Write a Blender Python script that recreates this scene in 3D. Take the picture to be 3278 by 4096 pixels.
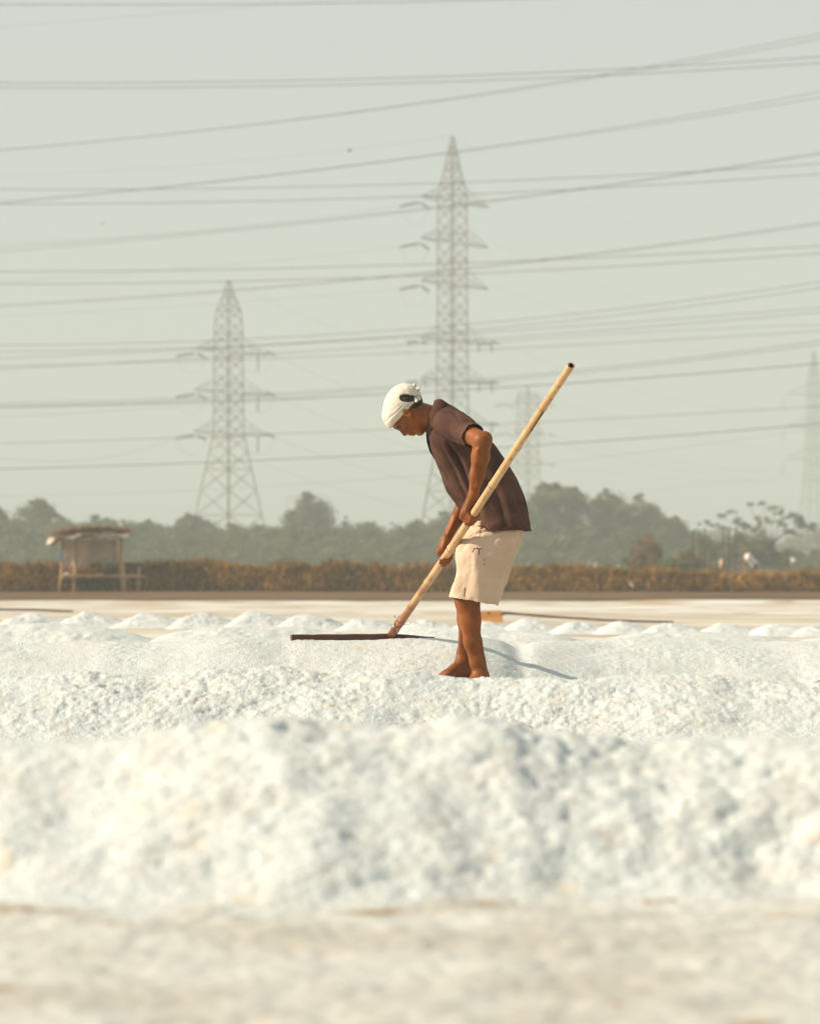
import bpy, math, random
import numpy as np
from mathutils import Vector

for _o in list(bpy.data.objects):
    bpy.data.objects.remove(_o, do_unlink=True)
SC = bpy.context.scene
COL = SC.collection
rng = np.random.default_rng(7)
random.seed(7)

# ------------------------------------------------------------------ camera, sky, sun, exposure
CAM_H = 0.57            # camera height above the pan floor (m)
F, CX, CY = 10200.0, 1639.0, 2310.0     # focal length / principal column / horizon row (photo pixels)
cam_d = bpy.data.cameras.new('camera')
cam = bpy.data.objects.new('camera', cam_d)
COL.objects.link(cam)
cam.location = (0, 0, CAM_H)
cam.rotation_euler = (math.radians(90), 0, 0)
cam_d.sensor_fit = 'AUTO'
cam_d.sensor_width = 36.0
cam_d.lens = F / 4096 * 36.0
cam_d.shift_y = (CY - 2048) / 4096
cam_d.clip_start = 0.05
cam_d.clip_end = 6000
cam_d.dof.use_dof = True
cam_d.dof.focus_distance = 12.25
cam_d.dof.aperture_fstop = 3.6
SC.camera = cam

SUN_EL, SUN_TOWARD = 32.0, 6.0          # elevation; degrees the sun sits toward the camera from pure left
_a = math.radians(SUN_TOWARD); _e = math.radians(SUN_EL)
sun_vec = Vector((-math.cos(_a) * math.cos(_e), -math.sin(_a) * math.cos(_e), math.sin(_e)))

world = bpy.data.worlds.new('World')
SC.world = world
world.use_nodes = True
wn = world.node_tree.nodes; wl = world.node_tree.links
wn.clear()
w_out = wn.new('ShaderNodeOutputWorld')
w_bg = wn.new('ShaderNodeBackground')
w_sky = wn.new('ShaderNodeTexSky')
w_sky.sky_type = 'NISHITA'
w_sky.sun_disc = False
w_sky.sun_elevation = _e
w_sky.sun_rotation = math.atan2(sun_vec.x, sun_vec.y)
w_sky.air_density = 1.0
w_sky.dust_density = 2.0
w_sky.ozone_density = 1.0
w_mix = wn.new('ShaderNodeMixRGB')
w_mix.inputs['Fac'].default_value = 0.85
w_mix.inputs['Color2'].default_value = (3.75, 3.95, 3.75, 1)     # flat pale overcast haze
w_bg.inputs['Strength'].default_value = 0.10
wl.new(w_sky.outputs[0], w_mix.inputs['Color1'])
wl.new(w_mix.outputs[0], w_bg.inputs['Color'])
wl.new(w_bg.outputs[0], w_out.inputs['Surface'])

sun_d = bpy.data.lights.new('sun', 'SUN')
sun = bpy.data.objects.new('sun', sun_d)
COL.objects.link(sun)
sun_d.energy = 5.0
sun_d.angle = math.radians(0.6)
sun_d.color = (1.0, 0.845, 0.645)
sun.rotation_euler = (-sun_vec).to_track_quat('-Z', 'Y').to_euler()

SC.view_settings.view_transform = 'Standard'
SC.view_settings.look = 'None'
SC.view_settings.exposure = 0.78
SC.view_settings.gamma = 1.0
SC.view_settings.use_curve_mapping = False
SC.render.engine = 'CYCLES'
SC.cycles.use_denoising = True
SC.cycles.max_bounces = 8
SC.cycles.diffuse_bounces = 6
SC.cycles.glossy_bounces = 2
SC.cycles.volume_bounces = 0
SC.cycles.sample_clamp_indirect = 6.0

# ------------------------------------------------------------------ helpers
def W(px, py, Y):
    """point seen at photo pixel (px,py) at distance Y"""
    return np.array(((px - CX) * Y / F, Y, CAM_H - (py - CY) * Y / F))

def _hash(ix, iy, iz, seed):
    with np.errstate(over='ignore'):
        h = (ix.astype(np.int64).astype(np.uint32) * np.uint32(374761393)
             + iy.astype(np.int64).astype(np.uint32) * np.uint32(668265263)
             + iz.astype(np.int64).astype(np.uint32) * np.uint32(2147483647 - 1013904)
             + np.uint32((seed * 974711 + 12345) & 0xffffffff))
        h = (h ^ (h >> np.uint32(13))) * np.uint32(1274126177)
        h = (h ^ (h >> np.uint32(16))) * np.uint32(2246822519)
        h = h ^ (h >> np.uint32(15))
    return h.astype(np.float32) / np.float32(4294967295.0)

def vnoise(x, y, z=None, seed=0):
    x = np.asarray(x, np.float64); y = np.asarray(y, np.float64)
    ix = np.floor(x); iy = np.floor(y)
    fx = (x - ix); fy = (y - iy)
    fx = fx * fx * (3 - 2 * fx); fy = fy * fy * (3 - 2 * fy)
    if z is None:
        zz = np.zeros_like(ix)
        a = _hash(ix, iy, zz, seed); b = _hash(ix + 1, iy, zz, seed)
        c = _hash(ix, iy + 1, zz, seed); d = _hash(ix + 1, iy + 1, zz, seed)
        return (a + (b - a) * fx) * (1 - fy) + (c + (d - c) * fx) * fy
    z = np.asarray(z, np.float64); iz = np.floor(z); fz = z - iz; fz = fz * fz * (3 - 2 * fz)
    r = 0
    for k in (0, 1):
        a = _hash(ix, iy, iz + k, seed); b = _hash(ix + 1, iy, iz + k, seed)
        c = _hash(ix, iy + 1, iz + k, seed); d = _hash(ix + 1, iy + 1, iz + k, seed)
        v = (a + (b - a) * fx) * (1 - fy) + (c + (d - c) * fx) * fy
        r = r + v * (fz if k else 1 - fz)
    return r

def fbm(x, y, z=None, seed=0, octv=4, gain=0.5):
    s = 0; a = 1.0; t = 0
    for o in range(octv):
        f = 2.0 ** o
        s = s + a * (vnoise(x * f, y * f, None if z is None else z * f, seed + o * 17) - 0.5)
        t += a; a *= gain
    return s / t * 2

def worley(x, y, seed=0):
    ix = np.floor(x); iy = np.floor(y)
    best = np.full(np.shape(x), 9.0)
    zz = np.zeros_like(ix)
    for dx in (-1, 0, 1):
        for dy in (-1, 0, 1):
            cx = ix + dx; cy = iy + dy
            px = cx + _hash(cx, cy, zz, seed); py = cy + _hash(cx, cy, zz + 1, seed)
            best = np.minimum(best, (px - x) ** 2 + (py - y) ** 2)
    return np.sqrt(best)

def link(o, parent=None):
    COL.objects.link(o)
    if parent is not None:
        o.parent = parent
    return o

def wloc(o):
    p = Vector((0, 0, 0))
    while o is not None:
        p = p + o.location; o = o.parent
    return p

def mk(name, verts, faces, mat, parent=None, origin=None, smooth=False):
    """one mesh object; faces is a list of tuples, or an (M,4)/(M,3) int array"""
    v = np.asarray(verts, np.float64).reshape(-1, 3)
    if origin is not None:
        v = v - np.asarray(origin)
    me = bpy.data.meshes.new(name)
    if isinstance(faces, np.ndarray):
        M, K = faces.shape
        me.vertices.add(len(v)); me.vertices.foreach_set('co', v.astype(np.float32).ravel())
        me.loops.add(M * K); me.loops.foreach_set('vertex_index', faces.astype(np.int32).ravel())
        me.polygons.add(M)
        me.polygons.foreach_set('loop_start', np.arange(0, M * K, K, dtype=np.int32))
        me.update(calc_edges=True); me.validate()
    else:
        me.from_pydata([tuple(p) for p in v], [], faces)
        me.update()
    if smooth:
        me.polygons.foreach_set('use_smooth', np.ones(len(me.polygons), bool))
    if mat is not None:
        me.materials.append(mat)
    o = bpy.data.objects.new(name, me)
    if origin is not None:
        o.location = Vector(origin)
        if parent is not None:
            o.location = Vector(origin) - wloc(parent)
    elif parent is not None:
        o.location = -wloc(parent)
    return link(o, parent)

def empty(name, loc):
    o = bpy.data.objects.new(name, None)
    o.location = Vector(loc)
    o.empty_display_size = 0.2
    return link(o)

def tag(o, label=None, cat=None, group=None, kind=None):
    if label: o['label'] = label
    if cat: o['category'] = cat
    if group: o['group'] = group
    if kind: o['kind'] = kind
    return o

def grid_faces(nu, nv, wrap_u=False):
    """verts laid out as [v*nu+u]"""
    nuq = nu if wrap_u else nu - 1
    u = np.arange(nuq); v = np.arange(nv - 1)
    U, V = np.meshgrid(u, v)
    U1 = (U + 1) % nu
    return np.stack([V * nu + U, V * nu + U1, (V + 1) * nu + U1, (V + 1) * nu + U], -1).reshape(-1, 4)

class MB:
    """collects small solids into one mesh"""
    def __init__(s): s.v = []; s.f = []
    def add(s, v, f):
        b = len(s.v); s.v += [tuple(p) for p in v]; s.f += [tuple(i + b for i in q) for q in f]; return s
    def box(s, lo, hi):
        (x0, y0, z0), (x1, y1, z1) = lo, hi
        return s.add([(x0,y0,z0),(x1,y0,z0),(x1,y1,z0),(x0,y1,z0),(x0,y0,z1),(x1,y0,z1),(x1,y1,z1),(x0,y1,z1)],
                     [(0,3,2,1),(4,5,6,7),(0,1,5,4),(1,2,6,5),(2,3,7,6),(3,0,4,7)])
    def bar(s, a, b, r, r2=None, n=4, caps=True):
        a = np.asarray(a, float); b = np.asarray(b, float); r2 = r if r2 is None else r2
        d = b - a; L = np.linalg.norm(d)
        if L < 1e-9: return s
        d /= L
        t = np.array((0, 0, 1.0)) if abs(d[2]) < 0.9 else np.array((1.0, 0, 0))
        e1 = np.cross(d, t); e1 /= np.linalg.norm(e1); e2 = np.cross(d, e1)
        ang = [2 * math.pi * (i + 0.5) / n for i in range(n)]
        v = [a + r * (math.cos(q) * e1 + math.sin(q) * e2) for q in ang] + \
            [b + r2 * (math.cos(q) * e1 + math.sin(q) * e2) for q in ang]
        f = [(i, (i + 1) % n, n + (i + 1) % n, n + i) for i in range(n)]
        if caps: f += [tuple(range(n - 1, -1, -1)), tuple(range(n, 2 * n))]
        return s.add(v, f)
    def path(s, pts, r, n=6):
        """bent tube through pts; r scalar or list"""
        pts = [np.asarray(p, float) for p in pts]
        m = len(pts); rr = [r] * m if np.isscalar(r) else list(r)
        v = []; prev = None
        for i, p in enumerate(pts):
            d = pts[min(i + 1, m - 1)] - pts[max(i - 1, 0)]; d = d / (np.linalg.norm(d) + 1e-12)
            if prev is None:
                t = np.array((0, 0, 1.0)) if abs(d[2]) < 0.9 else np.array((1.0, 0, 0))
                e1 = np.cross(d, t)
            else:
                e1 = prev - d * np.dot(prev, d)
            e1 = e1 / (np.linalg.norm(e1) + 1e-12); prev = e1; e2 = np.cross(d, e1)
            for k in range(n):
                q = 2 * math.pi * k / n
                v.append(p + rr[i] * (math.cos(q) * e1 + math.sin(q) * e2))
        f = []
        for i in range(m - 1):
            for k in range(n):
                f.append((i*n+k, i*n+(k+1) % n, (i+1)*n+(k+1) % n, (i+1)*n+k))
        f += [tuple(range(n - 1, -1, -1)), tuple((m-1)*n + k for k in range(n))]
        return s.add(v, f)
    def build(s, name, mat, parent=None, origin=None, smooth=False):
        return mk(name, s.v, s.f, mat, parent, origin, smooth)

# ------------------------------------------------------------------ materials
def mat(name, c1, c2=None, scale=6.0, lo=0.35, hi=0.65, rough=0.8, spec=0.25, bump=0.0, bscale=40.0,
        stretch=(1, 1, 1), c3=None, scale3=1.0, lo3=0.55, hi3=0.7, detail=5.0, transl=0.0, island=0.0,
        sheen=0.0, sss=0.0, bdist=0.01):
    m = bpy.data.materials.new(name)
    m.use_nodes = True
    nt = m.node_tree; N = nt.nodes; L = nt.links
    bs = N['Principled BSDF']
    bs.inputs['Roughness'].default_value = rough
    bs.inputs['Specular IOR Level'].default_value = spec
    if sheen: bs.inputs['Sheen Weight'].default_value = sheen
    if sss:
        bs.inputs['Subsurface Weight'].default_value = sss
        bs.inputs['Subsurface Radius'].default_value = (0.012, 0.005, 0.003)
        bs.inputs['Subsurface Scale'].default_value = 0.5
    col = None
    tc = N.new('ShaderNodeTexCoord'); mp = N.new('ShaderNodeMapping')
    mp.inputs['Scale'].default_value = stretch
    L.new(tc.outputs['Object'], mp.inputs['Vector'])
    def noise(sc, det=detail, vec=mp):
        n = N.new('ShaderNodeTexNoise')
        n.inputs['Scale'].default_value = sc; n.inputs['Detail'].default_value = det
        L.new(vec.outputs[0], n.inputs['Vector']); return n.outputs[0]
    def ramp(src, a, b):
        r = N.new('ShaderNodeMapRange'); r.interpolation_type = 'SMOOTHSTEP'
        r.inputs['From Min'].default_value = a; r.inputs['From Max'].default_value = b
        L.new(src, r.inputs['Value']); return r.outputs[0]
    def mix(f, a, b):
        x = N.new('ShaderNodeMixRGB')
        L.new(f, x.inputs['Fac'])
        for s_, val in (('Color1', a), ('Color2', b)):
            if isinstance(val, tuple): x.inputs[s_].default_value = (*val[:3], 1)
            else: L.new(val, x.inputs[s_])
        return x.outputs[0]
    if c2 is None:
        bs.inputs['Base Color'].default_value = (*c1, 1); col = None
    else:
        col = mix(ramp(noise(scale), lo, hi), c1, c2)
        if c3 is not None:
            col = mix(ramp(noise(scale3, 4.0), lo3, hi3), col, c3)
        if island:
            g = N.new('ShaderNodeNewGeometry')
            hv = N.new('ShaderNodeHueSaturation')
            r = N.new('ShaderNodeMapRange')
            r.inputs['To Min'].default_value = 1 - island; r.inputs['To Max'].default_value = 1 + island
            L.new(g.outputs['Random Per Island'], r.inputs['Value'])
            L.new(r.outputs[0], hv.inputs['Value']); L.new(col, hv.inputs['Color'])
            col = hv.outputs[0]
        L.new(col, bs.inputs['Base Color'])
    if bump:
        b = N.new('ShaderNodeBump'); b.inputs['Strength'].default_value = bump
        b.inputs['Distance'].default_value = bdist
        L.new(noise(bscale, 6.0), b.inputs['Height']); L.new(b.outputs[0], bs.inputs['Normal'])
    if transl:
        t = N.new('ShaderNodeBsdfTranslucent'); ms = N.new('ShaderNodeMixShader')
        ms.inputs[0].default_value = transl
        if col is not None: L.new(col, t.inputs[0])
        else: t.inputs[0].default_value = (*c1, 1)
        L.new(bs.outputs[0], ms.inputs[1]); L.new(t.outputs[0], ms.inputs[2])
        L.new(ms.outputs[0], N['Material Output'].inputs['Surface'])
    return m

M = {}
M['salt'] = mat('salt', (0.525, 0.562, 0.562), (0.50, 0.51, 0.49), scale=9, lo=0.4, hi=0.75, rough=0.55, spec=0.3,
                bump=0.8, bscale=120, c3=(0.56, 0.47, 0.34), scale3=12, lo3=0.60, hi3=0.82, bdist=0.007)
M['salt_far'] = mat('salt_far', (0.55, 0.58, 0.58), (0.51, 0.515, 0.495), scale=6, lo=0.4, hi=0.75, rough=0.6, spec=0.3,
                bump=0.5, bscale=60, c3=(0.62, 0.54, 0.42), scale3=5, lo3=0.66, hi3=0.85, bdist=0.01)
M['crust'] = mat('wet_salt_crust', (0.50, 0.505, 0.475), (0.40, 0.38, 0.335), scale=4, lo=0.35, hi=0.7, rough=0.38, spec=0.5,
                 bump=0.5, bscale=90, stretch=(0.6, 1, 1), c3=(0.30, 0.20, 0.10), scale3=10, lo3=0.60, hi3=0.72, bdist=0.004)
M['pan'] = mat('salt_pan_floor', (0.56, 0.51, 0.42), (0.36, 0.27, 0.16), scale=0.55, lo=0.42, hi=0.62, rough=0.45, spec=0.4,
               stretch=(0.35, 1, 1), c3=(0.60, 0.59, 0.56), scale3=0.9, lo3=0.50, hi3=0.62)
M['farpan'] = mat('far_salt_pan', (0.62, 0.61, 0.58), (0.48, 0.43, 0.35), scale=0.8, lo=0.42, hi=0.56, rough=0.5, spec=0.4,
                  stretch=(0.4, 1, 1), c3=(0.40, 0.30, 0.18), scale3=1.6, lo3=0.52, hi3=0.60)
M['mud'] = mat('brown_mud', (0.082, 0.037, 0.006), (0.13, 0.064, 0.014), scale=0.5, rough=0.7, spec=0.3, stretch=(0.3, 1, 1),
               c3=(0.13, 0.075, 0.03), scale3=0.7, lo3=0.5, hi3=0.65, bump=0.5, bscale=4, bdist=0.05)
M['earth'] = mat('dry_earth', (0.24, 0.17, 0.09), (0.15, 0.12, 0.06), scale=0.08, rough=0.9)
M['bund'] = mat('bund_earth', (0.06, 0.026, 0.006), (0.10, 0.045, 0.011), scale=2.2, rough=0.95, spec=0.1, bump=0.6, bscale=8, bdist=0.05)
M['straw'] = mat('dry_straw', (0.37, 0.20, 0.042), (0.22, 0.115, 0.021), scale=0.7, rough=0.9, spec=0.1, island=0.5, transl=0.2)
M['pinkgrass'] = mat('dry_scrub_grass', (0.34, 0.19, 0.095), (0.26, 0.16, 0.075), scale=0.4, rough=0.9, spec=0.1, island=0.4, transl=0.25)
M['leaf'] = mat('mangrove_leaf', (0.080, 0.082, 0.014), (0.118, 0.112, 0.020), scale=0.5, rough=0.6, spec=0.3, island=0.4, transl=0.25)
M['leaf2'] = mat('olive_leaf', (0.105, 0.100, 0.018), (0.072, 0.072, 0.013), scale=0.6, rough=0.6, spec=0.3, island=0.4, transl=0.25)
M['leaf3'] = mat('fresh_leaf', (0.13, 0.17, 0.045), (0.10, 0.13, 0.04), scale=0.6, rough=0.6, spec=0.3, island=0.3, transl=0.3)
M['rustleaf'] = mat('rusty_leaf', (0.20, 0.10, 0.04), (0.14, 0.08, 0.03), scale=0.6, rough=0.8, spec=0.2, island=0.4, transl=0.2)
M['bark'] = mat('bark', (0.12, 0.085, 0.055), (0.08, 0.055, 0.035), scale=5, rough=0.9)
M['postwood'] = mat('weathered_post', (0.10, 0.07, 0.045), (0.06, 0.04, 0.028), scale=5, rough=0.9)
M['steel'] = mat('galvanised_steel', (0.15, 0.115, 0.09), (0.11, 0.09, 0.075), scale=1.5, rough=0.6, spec=0.4)
M['insul'] = mat('insulator_glaze', (0.025, 0.022, 0.022), rough=0.35, spec=0.5)
M['wire'] = mat('aluminium_conductor', (0.10, 0.10, 0.095), rough=0.6, spec=0.3)
M['bamboo'] = mat('bamboo', (0.56, 0.38, 0.20), (0.45, 0.28, 0.14), scale=10, stretch=(1, 1, 0.25), rough=0.45, spec=0.4,
                  c3=(0.24, 0.12, 0.05), scale3=45, lo3=0.60, hi3=0.68)
M['nodewood'] = mat('bamboo_node', (0.26, 0.12, 0.045), rough=0.7)
M['bamboo_old'] = mat('weathered_bamboo', (0.50, 0.33, 0.17), (0.38, 0.24, 0.12), scale=4, rough=0.8)
_nt = M['bamboo'].node_tree; _N = _nt.nodes; _L = _nt.links; _bs = _N['Principled BSDF']
_src = _bs.inputs['Base Color'].links[0].from_socket
_tc = _N.new('ShaderNodeTexCoord'); _sp = _N.new('ShaderNodeSeparateXYZ'); _L.new(_tc.outputs['Object'], _sp.inputs[0])
_n = _N.new('ShaderNodeTexNoise'); _n.inputs['Scale'].default_value = 14; _n.inputs['Detail'].default_value = 5; _L.new(_tc.outputs['Object'], _n.inputs['Vector'])
_m1 = _N.new('ShaderNodeMath'); _m1.operation = 'MULTIPLY_ADD'; _L.new(_sp.outputs['Z'], _m1.inputs[0]); _m1.inputs[1].default_value = -1.5; _L.new(_n.outputs[0], _m1.inputs[2])
_mr = _N.new('ShaderNodeMapRange'); _mr.interpolation_type = 'SMOOTHSTEP'; _mr.inputs['From Min'].default_value = -0.42; _mr.inputs['From Max'].default_value = 0.02; _L.new(_m1.outputs[0], _mr.inputs['Value'])
_mx = _N.new('ShaderNodeMixRGB'); _mx.inputs['Color2'].default_value = (0.30, 0.12, 0.055, 1); _L.new(_mr.outputs[0], _mx.inputs['Fac']); _L.new(_src, _mx.inputs['Color1']); _L.new(_mx.outputs[0], _bs.inputs['Base Color'])
M['bambooin'] = mat('bamboo_inside', (0.05, 0.025, 0.012), rough=0.9)
M['bladewood'] = mat('wet_dark_wood', (0.09, 0.03, 0.018), (0.05, 0.016, 0.01), scale=12, rough=0.35, spec=0.5)
M['board'] = mat('pale_wood', (0.45, 0.23, 0.075), (0.33, 0.15, 0.045), scale=3.0, rough=0.7, stretch=(0.5, 1, 3))
M['darkpole'] = mat('dark_pole', (0.08, 0.035, 0.02), (0.05, 0.025, 0.015), scale=8, rough=0.6)
M['cloth_back'] = mat('grey_sacking', (0.66, 0.58, 0.47), (0.52, 0.45, 0.36), scale=2, rough=0.95, spec=0.1)
M['tarp'] = mat('pale_tarpaulin', (0.60, 0.53, 0.46), (0.48, 0.41, 0.34), scale=2.5, rough=0.7)
M['thatch'] = mat('thatch', (0.50, 0.29, 0.11), (0.34, 0.18, 0.065), scale=4, rough=0.95, island=0.4)
M['blue'] = mat('blue_cloth', (0.06, 0.16, 0.42), rough=0.8)
M['skin'] = mat('skin', (0.225, 0.070, 0.014), (0.140, 0.040, 0.008), scale=15, lo=0.3, hi=0.75, rough=0.5, spec=0.26, bump=0.3, bscale=45, bdist=0.004)
M['hair'] = mat('black_hair', (0.014, 0.010, 0.007), (0.04, 0.026, 0.016), scale=60, rough=0.6, spec=0.3, bump=0.5, bscale=200, bdist=0.003)
M['eye'] = mat('eye', (0.03, 0.02, 0.015), rough=0.2, spec=0.6)
M['lip'] = mat('lip', (0.15, 0.05, 0.03), rough=0.5)
M['wrap'] = mat('white_cotton', (0.62, 0.57, 0.50), (0.56, 0.51, 0.43), scale=14, rough=0.9, spec=0.15, sheen=0.2, bump=0.15, bscale=300, bdist=0.002)
M['shirt'] = mat('brown_jersey', (0.098, 0.052, 0.038), (0.058, 0.029, 0.025), scale=9, rough=0.95, spec=0.06, sheen=0.0, bump=0.2, bscale=420, bdist=0.0015)
M['gapshade'] = mat('painted_gap_shade', (0.02, 0.013, 0.012), rough=0.95, spec=0.1)  # shirt brown darkened to stand for shade in the open placket
M['shorts'] = mat('cream_cotton', (0.56, 0.43, 0.33), (0.50, 0.375, 0.28), scale=7, rough=0.9, spec=0.12, sheen=0.1, bump=0.5, bscale=38, bdist=0.004)
M['mark'] = mat('dark_stain', (0.05, 0.025, 0.012), rough=0.9)
M['button'] = mat('button', (0.7, 0.68, 0.62), rough=0.4)
M['whiteshirt'] = mat('white_shirt', (0.75, 0.72, 0.68), (0.66, 0.62, 0.58), scale=8, rough=0.9)
M['pinkshirt'] = mat('pink_shirt', (0.62, 0.40, 0.30), rough=0.9)
M['trouser'] = mat('dark_trouser', (0.06, 0.055, 0.06), rough=0.9)
M['bird'] = mat('dark_feather', (0.035, 0.03, 0.028), rough=0.8)
M['plastic'] = mat('white_plastic', (0.75, 0.74, 0.72), rough=0.5)

# ------------------------------------------------------------------ ground, pans
gx, gy0, gy1 = 600.0, -80.0, 1200.0
mk('ground', [(-gx, gy0, -0.03), (gx, gy0, -0.03), (gx, gy1, -0.03), (-gx, gy1, -0.03)], [(0, 1, 2, 3)], M['earth'])
tag(bpy.data.objects['ground'], 'flat dry brown earth reaching to the hazy horizon', kind='structure')

def sheet(name, x0, x1, y0, y1, nx, ny, hf, m, label, kind='structure', smooth=True):
    x = np.linspace(x0, x1, nx); y = np.linspace(y0, y1, ny)
    X, Y = np.meshgrid(x, y)
    Z = hf(X, Y)
    o = mk(name, np.stack([X, Y, Z], -1), grid_faces(nx, ny), m, smooth=smooth)
    return tag(o, label, kind=kind)

def pan_h(X, Y):
    return 0.006 * fbm(X * 1.3, Y * 1.3, seed=3) - 0.008
sheet('salt_pan_floor', -40, 40, -6, 41, 220, 300, pan_h, M['pan'], 'wet beige floor of the near salt pan between the ridges')
def farpan_h(X, Y):
    z = 0.012 * fbm(X * 0.5, Y * 0.9, seed=9)
    for yc, a in ((46.5, .035), (51.0, .045), (56.5, .05)):
        z = z + a * np.exp(-((Y - yc - 0.5 * fbm(X * .15, X * 0 + yc, seed=5)) / .55) ** 2) * (0.5 + vnoise(X * .5, Y * 0 + yc, seed=8))
    return z + 0.006 - 0.05 * np.clip((40.9 - Y) / 0.8, 0, 1)
sheet('far_salt_pan', -70, 70, 40, 61.2, 420, 150, farpan_h, M['farpan'], 'white streaked far salt pan up to the mud bank')
def mud_h(X, Y):
    t = np.clip((Y - 60.4) / 1.2, 0, 1)
    return 0.015 + 0.05 * t + 0.06 * np.maximum(fbm(X * 0.12, Y * 0.35, seed=21), -0.1) * t
sheet('mud_bank', -80, 80, 60.6, 93, 300, 110, mud_h, M['mud'], 'low brown mud strip in front of the grassy bund')

# near crust with real relief
def crust_h(X, Y):
    return (0.010 + 0.018 * fbm(X * 2.2, Y * 3.0, seed=31) + 0.009 * fbm(X * 9, Y * 9, seed=33)
            + 0.008 * fbm(X / .07, Y / .07, seed=35, octv=4, gain=.7) + 0.005 * (0.4 - worley(X / .025, Y / .025, seed=4) ** 2))
sheet('salt_crust', -1.5, 1.5, 2.5, 4.9, 380, 300, crust_h, M['crust'], 'rough wet salt crust with brown mud patches in the foreground')

# ------------------------------------------------------------------ salt ridges and heaps
def smoothlerp(pts, x):
    xs = np.array([p[0] for p in pts], float); ys = np.array([p[1] for p in pts], float)
    # catmull style smoothing by sampling a dense linear curve and blurring
    g = np.linspace(xs[0], xs[-1], 600); v = np.interp(g, xs, ys)
    k = np.hanning(31); k /= k.sum()
    v = np.convolve(np.pad(v, 15, mode='edge'), k, 'valid')
    return np.interp(x, g, v)

def ridge_mesh(name, x0, x1, y0, y1, step, hf, clump, m, label, seed, cat='salt ridge', group=None, amp=1.0):
    nx = int((x1 - x0) / step) + 1; ny = int((y1 - y0) / step) + 1
    X, Y = np.meshgrid(np.linspace(x0, x1, nx), np.linspace(y0, y1, ny))
    Z = hf(X, Y)
    gy, gx_ = np.gradient(Z, (y1 - y0) / (ny - 1), (x1 - x0) / (nx - 1))
    n = np.stack([-gx_, -gy, np.ones_like(Z)], -1); n /= np.linalg.norm(n, axis=-1, keepdims=True)
    S = Y + Z * 0.8      # stretch the pattern down the slope
    wx = X + 0.35 * clump * fbm(X / clump, S / clump, seed=seed + 50); wy = S + 0.35 * clump * fbm(X / clump + 9, S / clump, seed=seed + 51)
    patch = 0.45 + 0.9 * np.clip(vnoise(X / .28, S / .28, seed=seed + 60), 0, 1)
    d = 0.022 * fbm(X / .30, S / .30, seed=seed, octv=2)
    d = d + patch * clump * (0.30 * fbm(wx / (clump * 1.6), wy / (clump * 1.6), seed=seed + 4, octv=3, gain=0.6)
                     + 0.15 * (0.35 - worley(wx / clump, wy / clump, seed=seed + 1) ** 2)
                     + 0.14 * (0.35 - worley(wx / (clump * .55), wy / (clump * .55), seed=seed + 2) ** 2))
    d = d * amp * np.clip((Z + 0.03) / 0.08, 0.15, 1)
    P = np.stack([X, Y, Z], -1) + n * d[..., None]
    o = mk(name, P, grid_faces(nx, ny), m, origin=((x0 + x1) / 2, (y0 + y1) / 2, 0), smooth=True)
    tag(o, label, cat, group)
    return o, P, n

def ico():
    t = (1 + 5 ** .5) / 2
    v = np.array([(-1,t,0),(1,t,0),(-1,-t,0),(1,-t,0),(0,-1,t),(0,1,t),(0,-1,-t),(0,1,-t),(t,0,-1),(t,0,1),(-t,0,-1),(-t,0,1)], float)
    v /= np.linalg.norm(v[0])
    f = np.array([(0,11,5),(0,5,1),(0,1,7),(0,7,10),(0,10,11),(1,5,9),(5,11,4),(11,10,2),(10,7,6),(7,1,8),(3,9,4),(3,4,2),(3,2,6),(3,6,8),(3,8,9),(4,9,5),(2,4,11),(6,2,10),(8,6,7),(9,8,1)])
    return v, f
ICO_V, ICO_F = ico()
def ico1():
    V = [tuple(p) for p in ICO_V]; Fc = []; c = {}
    def mid(a, b):
        k = (min(a, b), max(a, b))
        if k not in c:
            p = (np.array(V[a]) + np.array(V[b])) / 2; p /= np.linalg.norm(p); c[k] = len(V); V.append(tuple(p))
        return c[k]
    for a, b, d in ICO_F:
        x, y, z = mid(a, b), mid(b, d), mid(d, a)
        Fc += [(a, x, z), (b, y, x), (d, z, y), (x, y, z)]
    return np.array(V), np.array(Fc)
ICO1_V, ICO1_F = ico1()

def clods(parent, P, n, count, rmin, rmax, m, seed):
    r_ = np.random.default_rng(seed)
    ny, nx = P.shape[:2]
    V = []; Fs = []
    ok = 0
    for _ in range(count * 4):
        if ok >= count: break
        j = r_.integers(2, ny - 2); i = r_.integers(2, nx - 2)
        p = P[j, i]
        if p[2] < 0.03: continue
        r = rmin * (rmax / rmin) ** (r_.random() ** 2.2)
        s = r * (0.75 + 0.5 * r_.random(3))
        v = ICO1_V * (1 + 0.30 * (r_.random((len(ICO1_V), 1)) - 0.5)) * s
        V.append(v + p + n[j, i] * r * 0.25); Fs.append(ICO1_F + ok * len(ICO1_V)); ok += 1
    o = mk('salt_clods', np.concatenate(V), np.concatenate(Fs), m, parent, smooth=True)
    o['kind'] = 'stuff'
    return o

def crest_fn(pts_px, Yc):
    xs = [((p[0] - CX) * Yc / F, CAM_H - (p[1] - CY) * Yc / F) for p in pts_px]
    return lambda X: smoothlerp(xs, X)

def prof(s, e=0.25):
    return 1 - (np.sqrt(s * s + e * e) - e) / (math.sqrt(1 + e * e) - e)

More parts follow.
